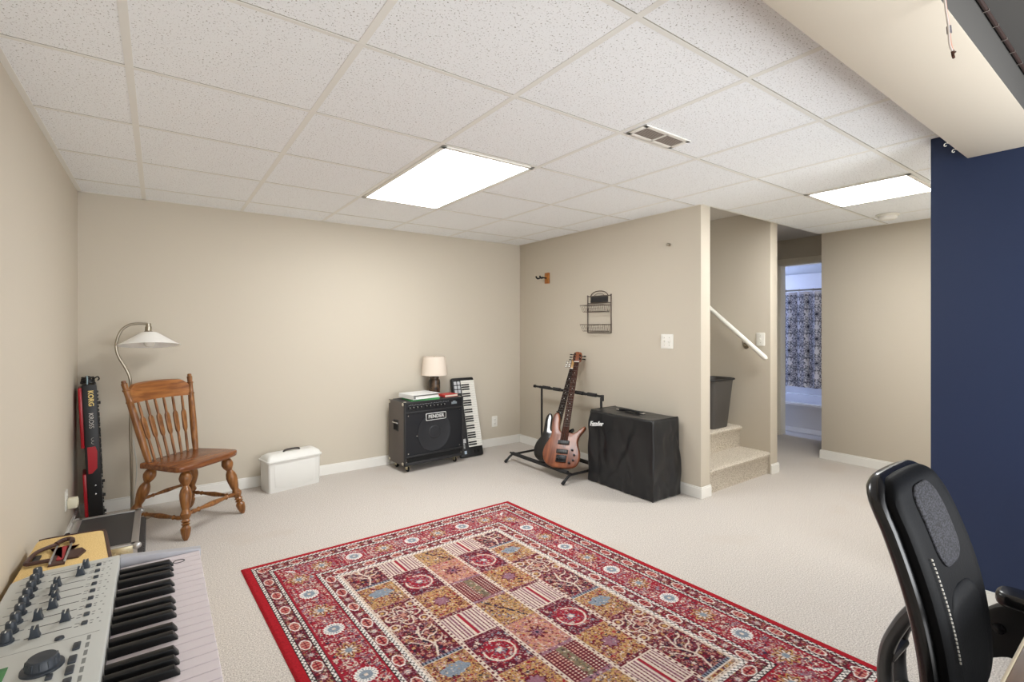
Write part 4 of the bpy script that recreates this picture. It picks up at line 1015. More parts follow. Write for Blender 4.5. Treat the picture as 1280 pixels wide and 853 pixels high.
def bass(label, p0, p1, nrm, body_m, board_m, neck_m, head_m, hw_m, headstyle, pickguard=None, scale=1.0):
    p0, p1 = Vector(p0), Vector(p1); y = (p1 - p0).normalized(); L_ = (p1 - p0).length
    n = Vector(nrm); n = (n - y * n.dot(y)).normalized(); x = y.cross(n)
    t = thing('bass_guitar', label, 'bass guitar', p0)
    t.matrix_world = Matrix(((x.x, y.x, n.x, p0.x), (x.y, y.y, n.y, p0.y), (x.z, y.z, n.z, p0.z), (0, 0, 0, 1)))
    k = L_ / 1.1 * scale
    pts = [(0, 0), (.075, .004), (.128, .03), (.152, .085), (.146, .15), (.125, .205), (.118, .245), (.130, .29), (.158, .335), (.170, .362), (.158, .375), (.128, .352), (.092, .318), (.058, .305), (.034, .312),
           (-.034, .312), (-.056, .335), (-.066, .39), (-.074, .448), (-.092, .482), (-.120, .476), (-.136, .43), (-.132, .35), (-.126, .285), (-.138, .235), (-.165, .175), (-.172, .105), (-.145, .04), (-.085, .006)]
    out = spline2([(a * k, b2 * k) for a, b2 in pts], 5)
    bm = BM(); prism(bm, out, -.020, .020, .010, seg=3)
    bd = part('body', bm, body_m, t, ang=60)
    nb, ne, hl = .305 * k, .90 * L_, L_
    w0, w1 = .032, .0225
    bm = BM(); rows = []
    for f in (0, .08, .3, .6, .9, 1):
        w = w0 + (w1 - w0) * f; yy = nb - .10 * k + (ne - nb + .10 * k) * f; dp = .022 if f > .1 else .012
        rows.append([(w, yy, .022), (-w, yy, .022), (-w * .9, yy, .022 - dp * .6), (-w * .4, yy, .022 - dp), (w * .4, yy, .022 - dp), (w * .9, yy, .022 - dp * .6)])
    loft(bm, rows); nk = part('neck', bm, neck_m, t)
    y0 = nb - .085 * k
    bm = BM(); prism(bm, [(-w0, y0), (w0, y0), (w1, ne), (-w1, ne)], .0215, .0275, .001); part('fingerboard', bm, board_m, nk)
    bm = BM(); sc = .86 * L_ / 1.1
    for q in range(1, 24):
        yy = ne - sc * (1 - 2 ** (-q / 12)); w = w0 + (w1 - w0) * (yy - y0) / (ne - y0)
        if yy > y0 + .005: box(bm, -w, w, yy - .0009, yy + .0009, .0272, .0283, .0004, 1)
    part('frets', bm, strm, nk)
    bm = BM()
    for q in (3, 5, 7, 9, 12, 15, 17, 19):
        yy = ne - sc * (1 - 2 ** (-(q - .5) / 12)); lathe(bm, [(.0032, 0), (.0032, .0004)], (0, yy, .0275), (0, 0, 1), 10)
    part('fret_markers', bm, M['white'], nk)
    bm = BM(); box(bm, -w1 - .001, w1 + .001, ne - .002, ne + .004, .020, .0305, .001, 1); part('nut', bm, M['white'], nk)
    if headstyle == 'in_line':
        hp = [(-w1, 0), (w1, 0), (.034, .02), (.036, .06), (.026, .13), (.030, .175), (.018, .20), (-.012, .195), (-.03, .16), (-.038, .09), (-.036, .03)]
        pegs = [(-1, .03), (-1, .065), (-1, .10), (-1, .135)]
    else:
        hp = [(-w1, 0), (w1, 0), (.038, .025), (.042, .07), (.040, .125), (.030, .165), (.012, .175), (-.01, .182), (-.032, .165), (-.042, .12), (-.042, .06), (-.038, .025)]
        pegs = [(-1, .045), (-1, .09), (-1, .135), (1, .055), (1, .11)]
    s = (hl - ne) / .18
    bm = BM(); prism(bm, spline2([(a, ne + b2 * s) for a, b2 in hp], 4), .006, .021, .003); hd = part('headstock', bm, head_m, t)
    for sd, yy in pegs:
        yy = ne + yy * s; xx = sd * .026
        bm = BM(); lathe(bm, [(.009, 0), (.009, .003), (.005, .005), (.0045, .018), (.0055, .019), (0, .0195)], (xx, yy, .021), (0, 0, 1), 12)
        tube(bm, [(xx, yy, .012), (xx + sd * .028, yy, .012)], .0035, 8)
        prism(bm, rrect(-.012, .012, -.009, .009, .006, 3), -.002, .002, .001, frame((xx + sd * .040, yy, .012), (sd, 0, 0), (0, 0, 1), (0, -sd, 0)))
        part('tuning_peg', bm, hw_m, hd)
    ns = 5 if headstyle != 'in_line' else 4; yb = .075 * k
    bm = BM()
    for q in range(ns):
        f = q / (ns - 1) - .5; tube(bm, [(f * .066, yb, .034), (f * .034, ne, .0305), (pegs[q][0] * .022, ne + pegs[q][1] * s, .034)], .00045, 5)
    part('strings', bm, strm, t)
    bm = BM(); box(bm, -.045, .045, yb - .030, yb + .030, .020, .026, .002); box(bm, -.045, .045, yb - .032, yb - .024, .024, .036, .002)
    for q in range(ns):
        f = q / (ns - 1) - .5; box(bm, f * .072 - .006, f * .072 + .006, yb - .022, yb + .012, .026, .034, .002)
    part('bridge', bm, hw_m, bd)
    for yy in (.135, .215):
        bm = BM(); box(bm, -.050, .050, yy * k - .018, yy * k + .018, .020, .031, .004); part('pickup', bm, M['black'], bd)
    for (xx, yy) in ((.085, .155), (.108, .115), (.105, .070), (.075, .045)):
        bm = BM(); lathe(bm, [(.009, 0), (.009, .012), (.007, .015), (0, .0155)], (xx * k, yy * k, .020), (0, 0, 1), 14); part('knob', bm, hw_m, bd)
    bm = BM(); lathe(bm, [(.006, -.001), (.004, .004), (.004, .010), (.008, .012), (.0, .014)], (0, .001, 0), (0, -1, 0), 12)
    lathe(bm, [(.006, -.004), (.004, .004), (.004, .010), (.008, .012), (.0, .014)], (-.112 * k, .488 * k, 0), (-.1, 1, 0), 12); part('strap_button', bm, hw_m, bd)
    if pickguard:
        bm = BM(); prism(bm, spline2([(a * k, b2 * k) for a, b2 in [(.03, .22), (.06, .27), (.03, .298), (-.04, .300), (-.060, .33), (-.075, .37), (-.090, .36), (-.092, .30), (-.085, .26), (-.05, .22)]], 4), .0195, .0225, .0005); part('pickguard', bm, pickguard, bd)
    return t
nat = mat('natural_walnut_finish', rgb(146, 82, 46), .35, var=(26, rgb(96, 48, 26), .35, .65, (1, .12, 1)), coat=.12)
strm = mat('wound_string_steel', rgb(120, 116, 112), .5, metal=.6)
rosew = mat('rosewood_board', rgb(70, 40, 30), .85, spec=.15, var=(60, rgb(45, 26, 20), .4, .6, (1, .1, 1)))
maple = mat('maple_neck', rgb(205, 160, 96), .35)
hwb = mat('black_hardware', rgb(24, 24, 26), .3, metal=.7)
bass('natural brown wood bass guitar standing at the front of the black stand', (2.70, 3.05, .102), (3.195, 3.349, 1.03), (-.85, -.50, .35), nat, rosew, mat('dark_laminate_neck', rgb(120, 70, 44), .4), nat, hwb, 'split')
bass('glossy black bass guitar leaning behind the natural wood bass', (2.715, 3.225, .100), (3.20, 3.405, .955), (-.85, -.50, .35), mat('gloss_black_finish', rgb(10, 10, 11), .12, coat=.6), mat('dark_board', rgb(40, 30, 26), .85, spec=.15), maple, maple, M['chrome'], 'in_line', None)

# ================================================================== COVERED AMP
def covered():
    t = thing('covered_amplifier', 'amplifier under a fitted black cloth cover by the beige wall', 'amplifier', (3.05, 2.585, 0))
    hx, hy, Hc = .152, .315, .588
    b = BM(); bmesh.ops.create_cube(b, size=1); bmesh.ops.scale(b, vec=(2 * hx, 2 * hy, Hc), verts=b.verts); bmesh.ops.translate(b, vec=(0, 0, Hc / 2 + .002), verts=b.verts)
    bmesh.ops.bevel(b, geom=b.edges[:], offset=.012, segments=2, profile=.5, affect='EDGES')
    bmesh.ops.subdivide_edges(b, edges=[e for e in b.edges if e.calc_length() > .1], cuts=44, use_grid_fill=True)
    from mathutils import noise
    for v in b.verts:
        p = v.co; z = p.z / Hc; n = Vector((0, 0, 0))
        fall = min(1, max(0, (1.02 - z) * 4)) 
        # hanging folds: mostly vertical, running out from the top corners
        f1 = noise.noise(Vector((p.x * 5, (p.y + .35 * p.z) * 6.5, p.z * 1.6 + 3)))
        f2 = noise.noise(Vector((p.x * 16, (p.y - .25 * p.z) * 17, p.z * 5 + 9)))
        f3 = 1 - 2.4 * abs(noise.noise(Vector((p.x * 4 + 7, (p.y + .55 * p.z) * 4.2, p.z * 2.2 + 1))))
        a = .020 * f1 + .010 * f2 + .011 * max(0, f3)
        sd = 1 if abs(p.x) > hx - .02 else 0; sy = 1 if abs(p.y) > hy - .02 else 0
        if sd: p.x += math.copysign(a * fall, p.x) + math.copysign(.006 * (1 - z), p.x)
        if sy: p.y += math.copysign(a * 1.1 * fall, p.y) + math.copysign(.006 * (1 - z), p.y)
        if z > .97: p.z += .004 * f1 + .002 * f2 - .004 * (1 - abs(p.y) / hy)
        if z < .03: p.z = max(.001, p.z + .006 * max(0, f1))
    bm = BM(); merge(bm, b)
    cl = mat('black_nylon_cover', rgb(22, 23, 26), .33, bump=(700, .15, .0008))
    part('cover', bm, cl, t, ang=70)
    pm = mat('black_piping', rgb(12, 12, 13), .5)
    for s in (-1, 1):
        bm = BM(); zt = Hc + .001
        tube(bm, [(-hx - .007, s * hy * 1.018, .004), (-hx - .002, s * hy, .3), (-hx, s * (hy - .004), zt - .012), (-hx + .012, s * (hy - .004), zt)], .0042, 8)
        tube(bm, [(-hx + .005, s * (hy - .004), zt), (hx - .005, s * (hy - .004), zt), (hx, s * (hy - .004), zt - .012), (hx + .007, s * hy * 1.018, .004)], .0042, 8)
        part('piping', bm, pm, t)
    bm = BM(); prism(bm, rrect(-.022, .022, -.14, .14, .02), Hc - .004, Hc + .0035, .001, Matrix.Translation((.02, .04, 0))); sl = part('handle_slot', bm, pm, t)
    bm = BM(); tube(bm, spline([(.02, -.085, Hc + .003), (.02, -.06, Hc + .010), (.02, .04, Hc + .016), (.02, .14, Hc + .010), (.02, .165, Hc + .003)], 6), .009, 10); part('carry_handle', bm, M['black'], sl)
    for y in (-.085, .165):
        bm = BM(); box(bm, .004, .036, y - .018, y + .018, Hc + .002, Hc + .010, .004); part('handle_cap', bm, M['chrome'], sl)
    bm = BM(); F = frame((-hx - .022, .228, .487), (0, -1, .12), (0, .12, 1), (-1, 0, 0))
    text(bm, 'Fender', .050, F, depth=.004, shear=.35, bold=.0013, space=1.0)
    prism(bm, [(-.052, -.020), (.062, -.014), (.066, -.011), (-.05, -.016)], -.004, .004, 0, F)
    part('logo', bm, mat('white_stitched_logo', rgb(225, 225, 225), .6), t, 'white script logo')
covered()

# ================================================================== ROAD CASE AND TWEED CASE (left foreground)
t = thing('road_case', 'flat black road case with silver aluminium edges on the carpet by the left wall', 'road case', (-.225, 3.34, 0), .0)
hx, hy, cz = .142, .285, .20
bl = mat('black_ribbed_laminate', rgb(46, 45, 46), .5, bump=(160, .25, .002))
bm = BM(); box(bm, -hx, hx + .022, -hy, hy, .004, cz - .05, .006); part('body', bm, bl, t)
bm = BM(); box(bm, -hx, hx, -hy, hy, cz - .045, cz - .003, .004)
for k in range(16): box(bm, hx + .015, hx + .026, -hy + .02 + k * .034, -hy + .042 + k * .034, .03, cz - .052, .002, 1)
lid = part('lid', bm, bl, t)
bm = BM(); e = .026
for s in (-1, 1):
    x0, x1 = (hx - e, hx + .003) if s > 0 else (-hx - .003, -hx + e); box(bm, x0, x1, -hy - .003, hy + .003, cz - .004, cz, .0015)
    box(bm, (hx if s > 0 else -hx - .003), (hx + .003 if s > 0 else -hx), -hy, hy, cz - .03, cz - .001, .001, 1)
    y0, y1 = (hy - e, hy + .003) if s > 0 else (-hy - .003, -hy + e); box(bm, -hx - .003, hx + .003, y0, y1, cz - .004, cz, .0015)
    box(bm, -hx, hx, (hy if s > 0 else -hy - .003), (hy + .003 if s > 0 else -hy), cz - .05, cz - .001, .001, 1)
part('edge_trim', bm, M['alu'], t, 'silver aluminium edging')
bm = BM(); box(bm, .035, .125, -hy - .010, -hy - .001, cz - .055, cz - .006, .003)
for k in range(3): lathe(bm, [(.004, 0), (.003, .003), (0, .0032)], (.055 + .025 * k, -hy - .010, cz - .03), (0, -1, 0), 10)
part('latch', bm, M['brass'], t)
for (x, y) in ((hx, hy), (hx, -hy), (-hx, hy), (-hx, -hy)):
    bm = BM(); ball(bm, (x * .985, y * .992, cz - .012), (.02, .02, .017), 12); part('corner_ball', bm, M['alu'], t)
bm = BM(); tube(bm, spline([(-hx - .004, .16, cz - .05), (-hx - .024, .14, cz - .03), (-hx - .028, 0, cz - .022), (-hx - .024, -.14, cz - .03), (-hx - .004, -.16, cz - .05)], 6), .009, 10); part('handle', bm, M['rubber'], t)

t = thing('tweed_case', 'yellow tweed instrument case with brown leather handle beside the silver synthesizer', 'instrument case', (-.28, 2.5, 0))
tz = .385
poly = [(-.405, 2.80), (-.19, 2.785), (-.148, 2.42), (-.135, 2.20), (-.415, 2.20)]
cx, cy = -.28, 2.5; P = [(a - cx, b2 - cy) for a, b2 in poly]
def rounded(poly, r, n=6):
    out = []; m = len(poly)
    for i in range(m):
        p = Vector(poly[i]); a = (Vector(poly[i - 1]) - p).normalized(); c = (Vector(poly[(i + 1) % m]) - p).normalized()
        q0, q1 = p + a * r, p + c * r
        for k in range(n + 1):
            s = k / n; out.append(tuple(q0 * (1 - s) ** 2 + p * 2 * s * (1 - s) + q1 * s * s))
    return out
rp = rounded(P, .03)
tweed = mat('yellow_tweed_cloth', rgb(228, 198, 136), .75, var=(260, rgb(208, 174, 112), .42, .6), bump=(420, .3, .0008))
brown = mat('dark_brown_leather', rgb(66, 40, 34), .45, bump=(200, .15, .001))
bm = BM(); prism(bm, rp, .004, tz, .008); part('body', bm, tweed, t)
bm = BM(); tube(bm, [(x, y, tz - .004) for x, y in rp[3:26]], .0065, 8); part('leather_edge', bm, brown, t, 'dark brown leather edge piping')
bm = BM(); tube(bm, [(x, y, .01) for x, y in rp], .0065, 8, True); part('leather_edge', bm, brown, t, 'dark brown leather edge piping')
def L3(pts, z): return [(a - cx, b2 - cy, z) for a, b2 in pts]
bm = BM(); tube(bm, spline(L3([(-.326, 2.668), (-.36, 2.640), (-.383, 2.607), (-.392, 2.555), (-.394, 2.506), (-.36, 2.499), (-.328, 2.496)], tz + .012), 5), .0075, 10)
hd = part('handle', bm, brown, t)
bm = BM(); box(bm, -.385 - cx, -.363 - cx, 2.528 - cy, 2.59 - cy, tz, tz + .008, .003); part('handle_pad', bm, M['black'], hd)
bm = BM(); pts = [(-.33, 2.46), (-.322, 2.645), (-.29, 2.648), (-.282, 2.455)]
prism(bm, [(a - cx, b2 - cy) for a, b2 in pts], tz, tz + .006, .002); hp = part('buckle_plate', bm, brown, t)
bm = BM(); prism(bm, rounded([(-.312 - cx, 2.49 - cy), (-.310 - cx, 2.63 - cy), (-.293 - cx, 2.63 - cy), (-.290 - cx, 2.49 - cy)], .010), tz + .006, tz + .010, .002); part('red_inlay', bm, mat('red_velvet', rgb(150, 40, 42), .7), hp)
bm = BM()
for s in (-.326, -.284):
    bm = BM(); box(bm, s - .0035 - cx, s + .0035 - cx, 2.47 - cy, 2.65 - cy, tz + .004, tz + .012, .002); part('buckle_bar', bm, M['alu'], hp)
bm = BM(); tube(bm, spline(L3([(-.332, 2.66), (-.318, 2.69), (-.30, 2.70), (-.286, 2.685), (-.282, 2.655)], tz + .014), 5), .009, 10); part('strap_loop', bm, brown, t)
bm = BM(); prism(bm, [(a - cx, b2 - cy) for a, b2 in [(-.283, 2.50), (-.281, 2.585), (-.246, 2.590), (-.230, 2.547), (-.247, 2.493)]], tz, tz + .007, .002); part('strap_tab', bm, brown, t)

# ================================================================== SILVER SYNTHESIZER IN THE FOREGROUND
def synth():
    t = thing('silver_synthesizer', 'silver keyboard synthesizer with knobs and sliders in the left foreground', 'synthesizer', (-.07, .8, .70))
    ox, oy, oz = -.07, .8, .70
    def B(bm, x0, x1, y0, y1, z0, z1, *a, **k): return box(bm, x0 - ox, x1 - ox, y0 - oy, y1 - oy, z0 - oz, z1 - oz, *a, **k)
    sil = mat('silver_grey_plastic', rgb(196, 197, 192), .45); sil2 = mat('cool_silver_end', rgb(176, 176, 182), .4)
    YF, YNr = 1.322, .22
    bm = BM(); B(bm, -.215, .076, YNr, YF, .70, .752, .004)
    part('case', bm, sil2, t)
    bm = BM(); B(bm, -.064, .073, .41, 1.301, .7515, .7535); part('key_bed', bm, M['black'], t)
    bm = BM(); prism(bm, rounded([(-.224 - ox, YNr - oy), (-.064 - ox, YNr - oy), (-.064 - ox, YF - oy), (-.19 - ox, YF - oy), (-.224 - ox, YF - .03 - oy)], .006), .750 - oz, .790 - oz, .003)
    pn = part('panel', bm, sil, t)
    # far end cheek sloping to the front
    bm = BM(); prism(bm, [(-.064 - ox, .752 - oz), (.078 - ox, .752 - oz), (.078 - ox, .772 - oz), (-.064 - ox, .790 - oz)], 0, .020, .002, frame((0, 1.322 - oy, 0), (1, 0, 0), (0, 0, 1), (0, -1, 0)))
    part('end_cheek', bm, sil2, t)
    bm = BM(); B(bm, -.064, .078, YNr, .40, .752, .785, .003); part('near_cheek', bm, sil2, t)
    kw = mat('white_keys_slightly_cool', rgb(222, 212, 216), .35); kb = mat('gloss_black_keys', rgb(11, 11, 12), .35, spec=.25)
    kp, Y0 = .0245, 1.299
    for k in range(36):
        y1 = Y0 - k * kp; bm = BM(); B(bm, -.063, .075, y1 - kp + .0009, y1 - .0009, .753, .770, .0009, 1); part('white_key', bm, kw, t)
    for k in range(1, 36):
        if k % 7 in (2, 3, 4, 6, 0):            # from the top C downwards
            yc = Y0 - k * kp + {2: .002, 3: 0, 4: -.002, 6: .0015, 0: -.0015}[k % 7]
            bm = BM(); pts = [(-.062, .768), (.027, .768), (.0255, .7715), (.019, .7815), (-.062, .7825)]
            prism(bm, [(a - ox, b2 - oz) for a, b2 in pts], -.0065, .0065, .0015, frame((0, yc - oy, 0), (1, 0, 0), (0, 0, 1), (0, -1, 0))); part('black_key', bm, kb, t)
    # ring mark on the top keys
    bm = BM(); tube(bm, [(.036 + .010 * math.cos(a) - ox, 1.262 + .0075 * math.sin(a) - oy, .7702 - oz) for a in [2 * PI * q / 20 for q in range(20)]], .0009, 5, True)
    part('ring_mark', bm, M['black'], t)
    dk = mat('dark_blue_grey_knob', rgb(46, 52, 60), .45)
    for k in range(9):
        y = 1.293 - k * .0301; bm = BM()
        lathe(bm, [(.0095, 0), (.0092, .003), (.0072, .0035), (.0066, .016), (.0055, .018), (0, .0182)], (-.187 - ox, y - oy, .790 - oz), (0, 0, 1), 20)
        kn = part('knob', bm, dk, t)
        bm = BM(); box(bm, -.187 - ox - .0006, -.187 - ox + .0006, y - oy - .006, y - oy - .001, .8079 - oz, .8086 - oz); part('pointer', bm, M['white'], kn)
    fx = [-.117, -.122, -.152, -.152, -.147, -.146, -.160, -.123, -.155]
    bm = BM()
    for k in range(9): B(bm, -.167, -.112, 1.2888 - k * .0302 - .0007, 1.2888 - k * .0302 + .0007, .7898, .7903)
    part('slider_slot', bm, M['black'], pn)
    for k in range(9):
        y = 1.2885 - k * .0302; bm = BM(); x = fx[k] - ox
        prism(bm, [(x - .007, 0), (x + .007, 0), (x + .005, .006), (x + .004, .016), (x + .0012, .0155), (x, .013), (x - .0012, .0155), (x - .004, .016), (x - .005, .006)], -.0062, .0062, .0008, frame((0, y - oy, .790 - oz), (1, 0, 0), (0, 0, 1), (0, -1, 0)))
        sl = part('slider', bm, dk, t)
        bm = BM(); box(bm, x - .0007, x + .0007, y - oy - .005, y - oy + .005, .8035 - oz, .8045 - oz); part('pointer', bm, M['white'], sl)
    for k in range(9):
        y = 1.288 - k * .030; bm = BM(); B(bm, -.1005, -.0925, y - .0052, y + .0052, .7895, .7928, .0015); part('button', bm, dk, t)
    bm = BM(); lathe(bm, [(.024, 0), (.0235, .003), (.019, .004), (.017, .014), (.015, .0165), (0, .017)], (-.132 - ox, .945 - oy, .79 - oz), (0, 0, 1), 36)
    for k in range(12):
        a = 2 * PI * k / 12; tube(bm, [((.0178 * math.cos(a)) - .132 - ox, .0178 * math.sin(a) + .945 - oy, .795 - oz), ((.0165 * math.cos(a)) - .132 - ox, .0165 * math.sin(a) + .945 - oy, .804 - oz)], .0017, 6)
    part('value_dial', bm, dk, t)
    for (x, y, a, b2) in ((-.099, .978, .0045, .010), (-.100, .942, .0048, .010), (-.100, .915, .0048, .010), (-.121, .913, .004, .006), (-.10, .885, .0048, .010), (-.12, .885, .004, .006)):
        bm = BM(); B(bm, x - a, x + a, y - b2, y + b2, .7895, .793, .0015); part('button', bm, dk, t)
    bm = BM(); lathe(bm, [(.0062, 0), (.0055, .0025), (0, .003)], (-.123 - ox, 1.018 - oy, .79 - oz), (0, 0, 1), 16); part('button', bm, dk, t)
    bm = BM(); B(bm, -.212, -.171, .84, .975, .7898, .7908, .0004, 1); part('display', bm, mat('green_lcd', rgb(60, 130, 74), .25, var=(14, rgb(36, 98, 60), .4, .6)), t)
    pr = mat('fine_grey_print', rgb(128, 130, 128), .6); bm = BM()
    for k in range(9):
        y = 1.2888 - k * .0302
        for (x0, x1, dy) in ((-.178, -.172, .004), (-.109, -.103, .006), (-.109, -.104, -.004), (-.090, -.086, .006), (-.090, -.0865, -.003), (-.082, -.079, .008), (-.078, -.0755, -.006), (-.208, -.199, .010)):
            B(bm, x0, x1, y + dy - .0012, y + dy + .0012, .78985, .79015)
    for k in range(6): B(bm, -.089, -.0845, .99 - k * .022, 1.004 - k * .022, .78985, .79015)
    for y in (1.30, 1.01): B(bm, -.19, -.075, y - .0004, y + .0004, .78985, .79015)
    part('panel_print', bm, pr, pn)
synth()
t = thing('keyboard_stand', 'black metal stand under the silver synthesizer', 'keyboard stand', (-.07, .8, 0))
for y in (-.38, .38):
    bm = BM(); tube(bm, [(-.12, y, .015), (.12, y, .015)], .015, 10); part('foot', bm, fr, t)
    bm = BM(); tube(bm, [(0, y, .02), (0, y, .68)], .016, 10); part('leg', bm, fr, t)
    bm = BM(); tube(bm, [(-.13, y, .684), (.13, y, .684)], .0155, 10); part('arm', bm, fr, t)
bm = BM(); tube(bm, [(0, -.38, .3), (0, .38, .3)], .012, 10); part('crossbar', bm, fr, t)

# ================================================================== OFFICE CHAIR AND DESK (right foreground)
def office_chair():
    t = thing('office_chair', 'black leather and mesh office chair pushed up to the desk', 'chair', (1.30, .08, 0))
    ox, oy = 1.30, .08
    lea = mat('black_leather', rgb(8, 9, 12), .6, spec=.12, bump=(160, .25, .0015)); gl = mat('gloss_black_shell', rgb(22, 22, 24), .22)
    def spine(v):               # v 0 bottom .. 1 top -> (y, z)
        z = .520 + .450 * v; y = .262 + .095 * v - .022 * math.sin(PI * min(1, v * 1.1)) + .03 * max(0, v - .8)
        return y - oy, z
    def hw(v, w, rc, Ht=.45):
        e = min(v, 1 - v) * Ht; c = 1.0
        ww = w * (.90 + .12 * math.sin(PI * (.12 + .7 * v)))
        if e < rc: ww = ww - rc + math.sqrt(max(0, rc * rc - (rc - e) ** 2))
        return max(ww, .004)
    def pad(v0, v1, w, rc, t_, off, curve, n=30, m=28, p=.5):
        rows = []
        for i in range(n + 1):
            f = i / n; f = .5 - .5 * math.cos(PI * f); v = v0 + (v1 - v0) * f; y, z = spine(v); h = hw(f, w, rc, (v1 - v0) * .45); row = []
            tt = t_ * (min(1, min(f, 1 - f) * (v1 - v0) * .45 / .02) ** .5 * .9 + .1)
            for k in range(m):
                a = 2 * PI * k / m; c, s = math.cos(a), math.sin(a)
                x = h * math.copysign(abs(c) ** p, c); yy = tt / 2 * math.copysign(abs(s) ** .7, s)
                row.append((x, y + off + yy - curve * (x / .19) ** 2, z - .2 * (yy + off)))
            rows.append(row)
        return loft(BM(), rows)
    part('back_shell', pad(0, 1, .162, .07, .046, .022, .018), gl, t)
    part('backrest', pad(.0, .985, .151, .065, .046, .004, .022), lea, t)
    mm = mat('grey_mesh_fabric', rgb(58, 58, 66), .8, bump=(300, .6, .003), var=(160, rgb(24, 24, 28), .42, .56, (1, 1, 2.2)))
    part('mesh_panel', pad(.60, .93, .067, .04, .012, -.022, .004, p=.6), mm, t)
    bm = BM()                                        # side bolsters and lumbar pad
    part('lumbar_pad', pad(.02, .52, .095, .06, .022, -.016, .010), lea, t)
    bm = BM()
    for s in (-1,):
        for k in range(26):
            v = .30 + .40 * k / 26; y, z = spine(v); y2, z2 = spine(v + .009); x = s * (hw(v, .151, .065) - .036)
            tube(bm, [(x, y - .0205 - .022 * (x / .19) ** 2, z), (x, y2 - .0205 - .022 * (x / .19) ** 2, z2)], .0016, 5)
    part('white_stitching', bm, M['white'], t, 'white seam stitching')
    # yoke behind the back
    ym = mat('dark_grey_plastic', rgb(78, 79, 81), .3)
    for x in (-.03, .055):
        bm = BM(); pts = spline([(x, .33 - oy, .690), (x + .012, .358 - oy, .64), (x + .016, .384 - oy, .57), (x + .018, .388 - oy, .49), (x + .01, .368 - oy, .41), (x, .30 - oy, .385), (x, .16 - oy, .388)], 6)
        tube(bm, pts, .017, 12, flat=.75); part('back_support', bm, ym, t)
    for yb, zb in ((.382, .555), (.378, .46)):
        bm = BM(); tube(bm, [(-.015, yb - oy, zb), (.075, yb - oy, zb)], .013, 10); part('support_bridge', bm, ym, t)
    # seat
    rows = []; n = 24
    for (s, z) in ((.80, .415), (.97, .425), (1.0, .445), (.99, .468), (.93, .482), (.75, .488), (.3, .486)):
        rows.append([(.24 * s * math.copysign(abs(math.cos(a)) ** .6, math.cos(a)), .06 - oy + .01 + .225 * s * math.copysign(abs(math.sin(a)) ** .6, math.sin(a)), z) for a in [2 * PI * k / 40 for k in range(40)]])
    part('seat', loft(BM(), rows), lea, t)
    bm = BM(); box(bm, -.10, .10, -.10, .16, .375, .418, .012); part('tilt_mechanism', bm, M['black'], t)
    # armrests: deep bracket rising to a pad
    for s in (-1, 1):
        x = s * .265
        bm = BM(); F = frame((x, 0, 0), (0, 1, 0), (0, 0, 1), (1, 0, 0))
        poly = spline2([(.255, .55), (.220, .582), (.165, .640), (.05, .652), (-.08, .648), (-.085, .628), (-.02, .60), (.0, .52), (.03, .43), (.10, .425), (.14, .52), (.19, .505), (.245, .465)], 5)
        prism(bm, poly, -.016, .016, .008, F); ar = part('arm_bracket', bm, M['black'], t)
        bm = BM(); pl = [(.055, .205), (.05, .16)]
        prism(bm, rounded([(x - .036, .180), (x + .036, .180), (x + .032, -.09), (x - .032, -.09)], .03), .642, .672, .010, seg=3); part('arm_pad', bm, gl, ar)
        bm = BM(); lathe(bm, [(.012, 0), (.011, .006), (0, .007)], (x - .016, .172, .585), (-1, 0, 0), 16); part('arm_button', bm, gl, ar)
    bm = BM(); lathe(bm, [(.03, .09), (.03, .20), (.022, .20), (.022, .30), (.028, .30), (.028, .38)], (0, .02, 0), seg=20); part('gas_lift', bm, M['black'], t)
    for k in range(5):
        a = 2 * PI * k / 5 + .3; c, s = math.cos(a), math.sin(a)
        bm = BM(); tube(bm, [(0, .02, .11), (.16 * c, .02 + .16 * s, .095), (.27 * c, .02 + .27 * s, .07)], [.03, .022, .015], 10); bs = part('base_arm', bm, M['black'], t)
        bm = BM(); lathe(bm, [(.02, -.022), (.027, -.018), (.027, -.004), (.010, -.003), (.010, .003), (.027, .004), (.027, .018), (.02, .022)], (.27 * c, .02 + .27 * s, .0275), (-s, c, 0), 18); tube(bm, [(.27 * c, .02 + .27 * s, .03), (.27 * c, .02 + .27 * s, .075)], .006, 8)
        part('caster', bm, M['rubber'], bs)
office_chair()
t = thing('desk', 'wood topped desk corner at the lower right in front of the office chair', 'desk', (1.45, -.15, 0))
bm = BM(); box(bm, -.50, .80, -.42, .312, .712, .7395, .004)
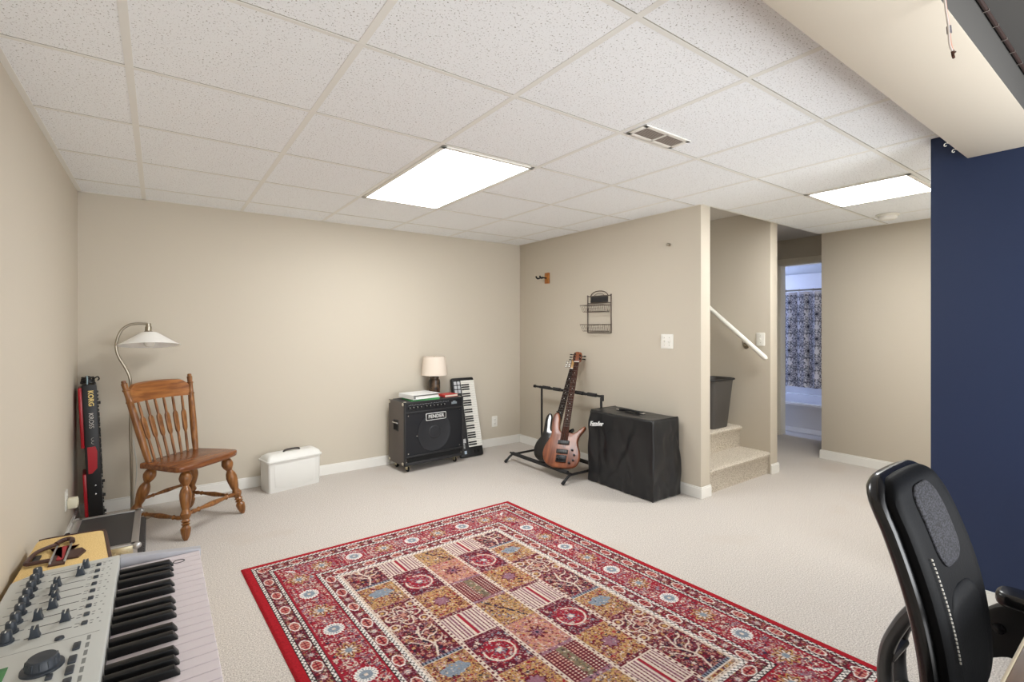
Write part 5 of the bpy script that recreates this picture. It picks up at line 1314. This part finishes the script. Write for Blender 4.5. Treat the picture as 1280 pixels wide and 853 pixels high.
part('desktop', bm, wood('brown_desk_wood', rgb(120, 84, 48), rgb(82, 54, 28), 22, (.08, 1, 1), .4), t)
bm = BM(); box(bm, -.503, .803, .311, .3155, .711, .740, .0015); part('edge_band', bm, mat('pale_edge_band', rgb(196, 182, 156), .4), t)
for x in (-.44, .74):
    for y in (-.36, .25):
        bm = BM(); box(bm, x - .02, x + .02, y - .02, y + .02, 0, .713, .003); part('leg', bm, M['blackmatte'], t)

# ================================================================== CAMERA AND LIGHT
yaw = .6262
cam = bpy.data.cameras.new('camera'); co = bpy.data.objects.new('camera', cam); COL.objects.link(co)
cam.sensor_fit = 'HORIZONTAL'; cam.sensor_width = 36; cam.lens = 611.65 / 1280 * 36
cam.shift_y = (409.37 - 426.5) / 1280; cam.clip_start = .02
co.location = (0, 0, 1.2696); co.rotation_euler = (PI / 2, 0, -yaw)
SC.camera = co
def area(name, loc, rot, sx, sy, power, col):
    l = bpy.data.lights.new(name, 'AREA'); l.shape = 'RECTANGLE'; l.size = sx; l.size_y = sy; l.energy = power; l.color = col
    o = bpy.data.objects.new(name, l); COL.objects.link(o); o.location = loc; o.rotation_euler = rot; return o
area('fill_light_behind', (2.0, -1.1, 1.25), (math.radians(125), 0, math.radians(12)), 1.8, 1.2, 48, (.96, .985, 1.0))  # unseen fill added behind the camera to lift the ceiling and left wall
area('alcove_fill', (4.15, .26, 1.25), (math.radians(97), 0, 0), 1.7, 1.5, 9, (1, .985, .92))  # unseen fill added behind the blue wall to brighten the hall side
area('window_daylight_bath', (6.55, 3.9, 1.6), (PI / 2, 0, 0), .8, .9, 26, (.74, .83, 1.0))
area('upstairs_light', (3.83, 4.6, 3.0), (math.radians(-25), 0, 0), .6, .6, 6, (1, .96, .9))
w = bpy.data.worlds.new('world'); SC.world = w; w.use_nodes = True
w.node_tree.nodes['Background'].inputs['Color'].default_value = (.97, .985, 1.0, 1); w.node_tree.nodes['Background'].inputs['Strength'].default_value = 2.5
vs = SC.view_settings; vs.view_transform = 'Standard'; vs.look = 'None'; vs.gamma = 1; vs.use_curve_mapping = False; vs.exposure = .15
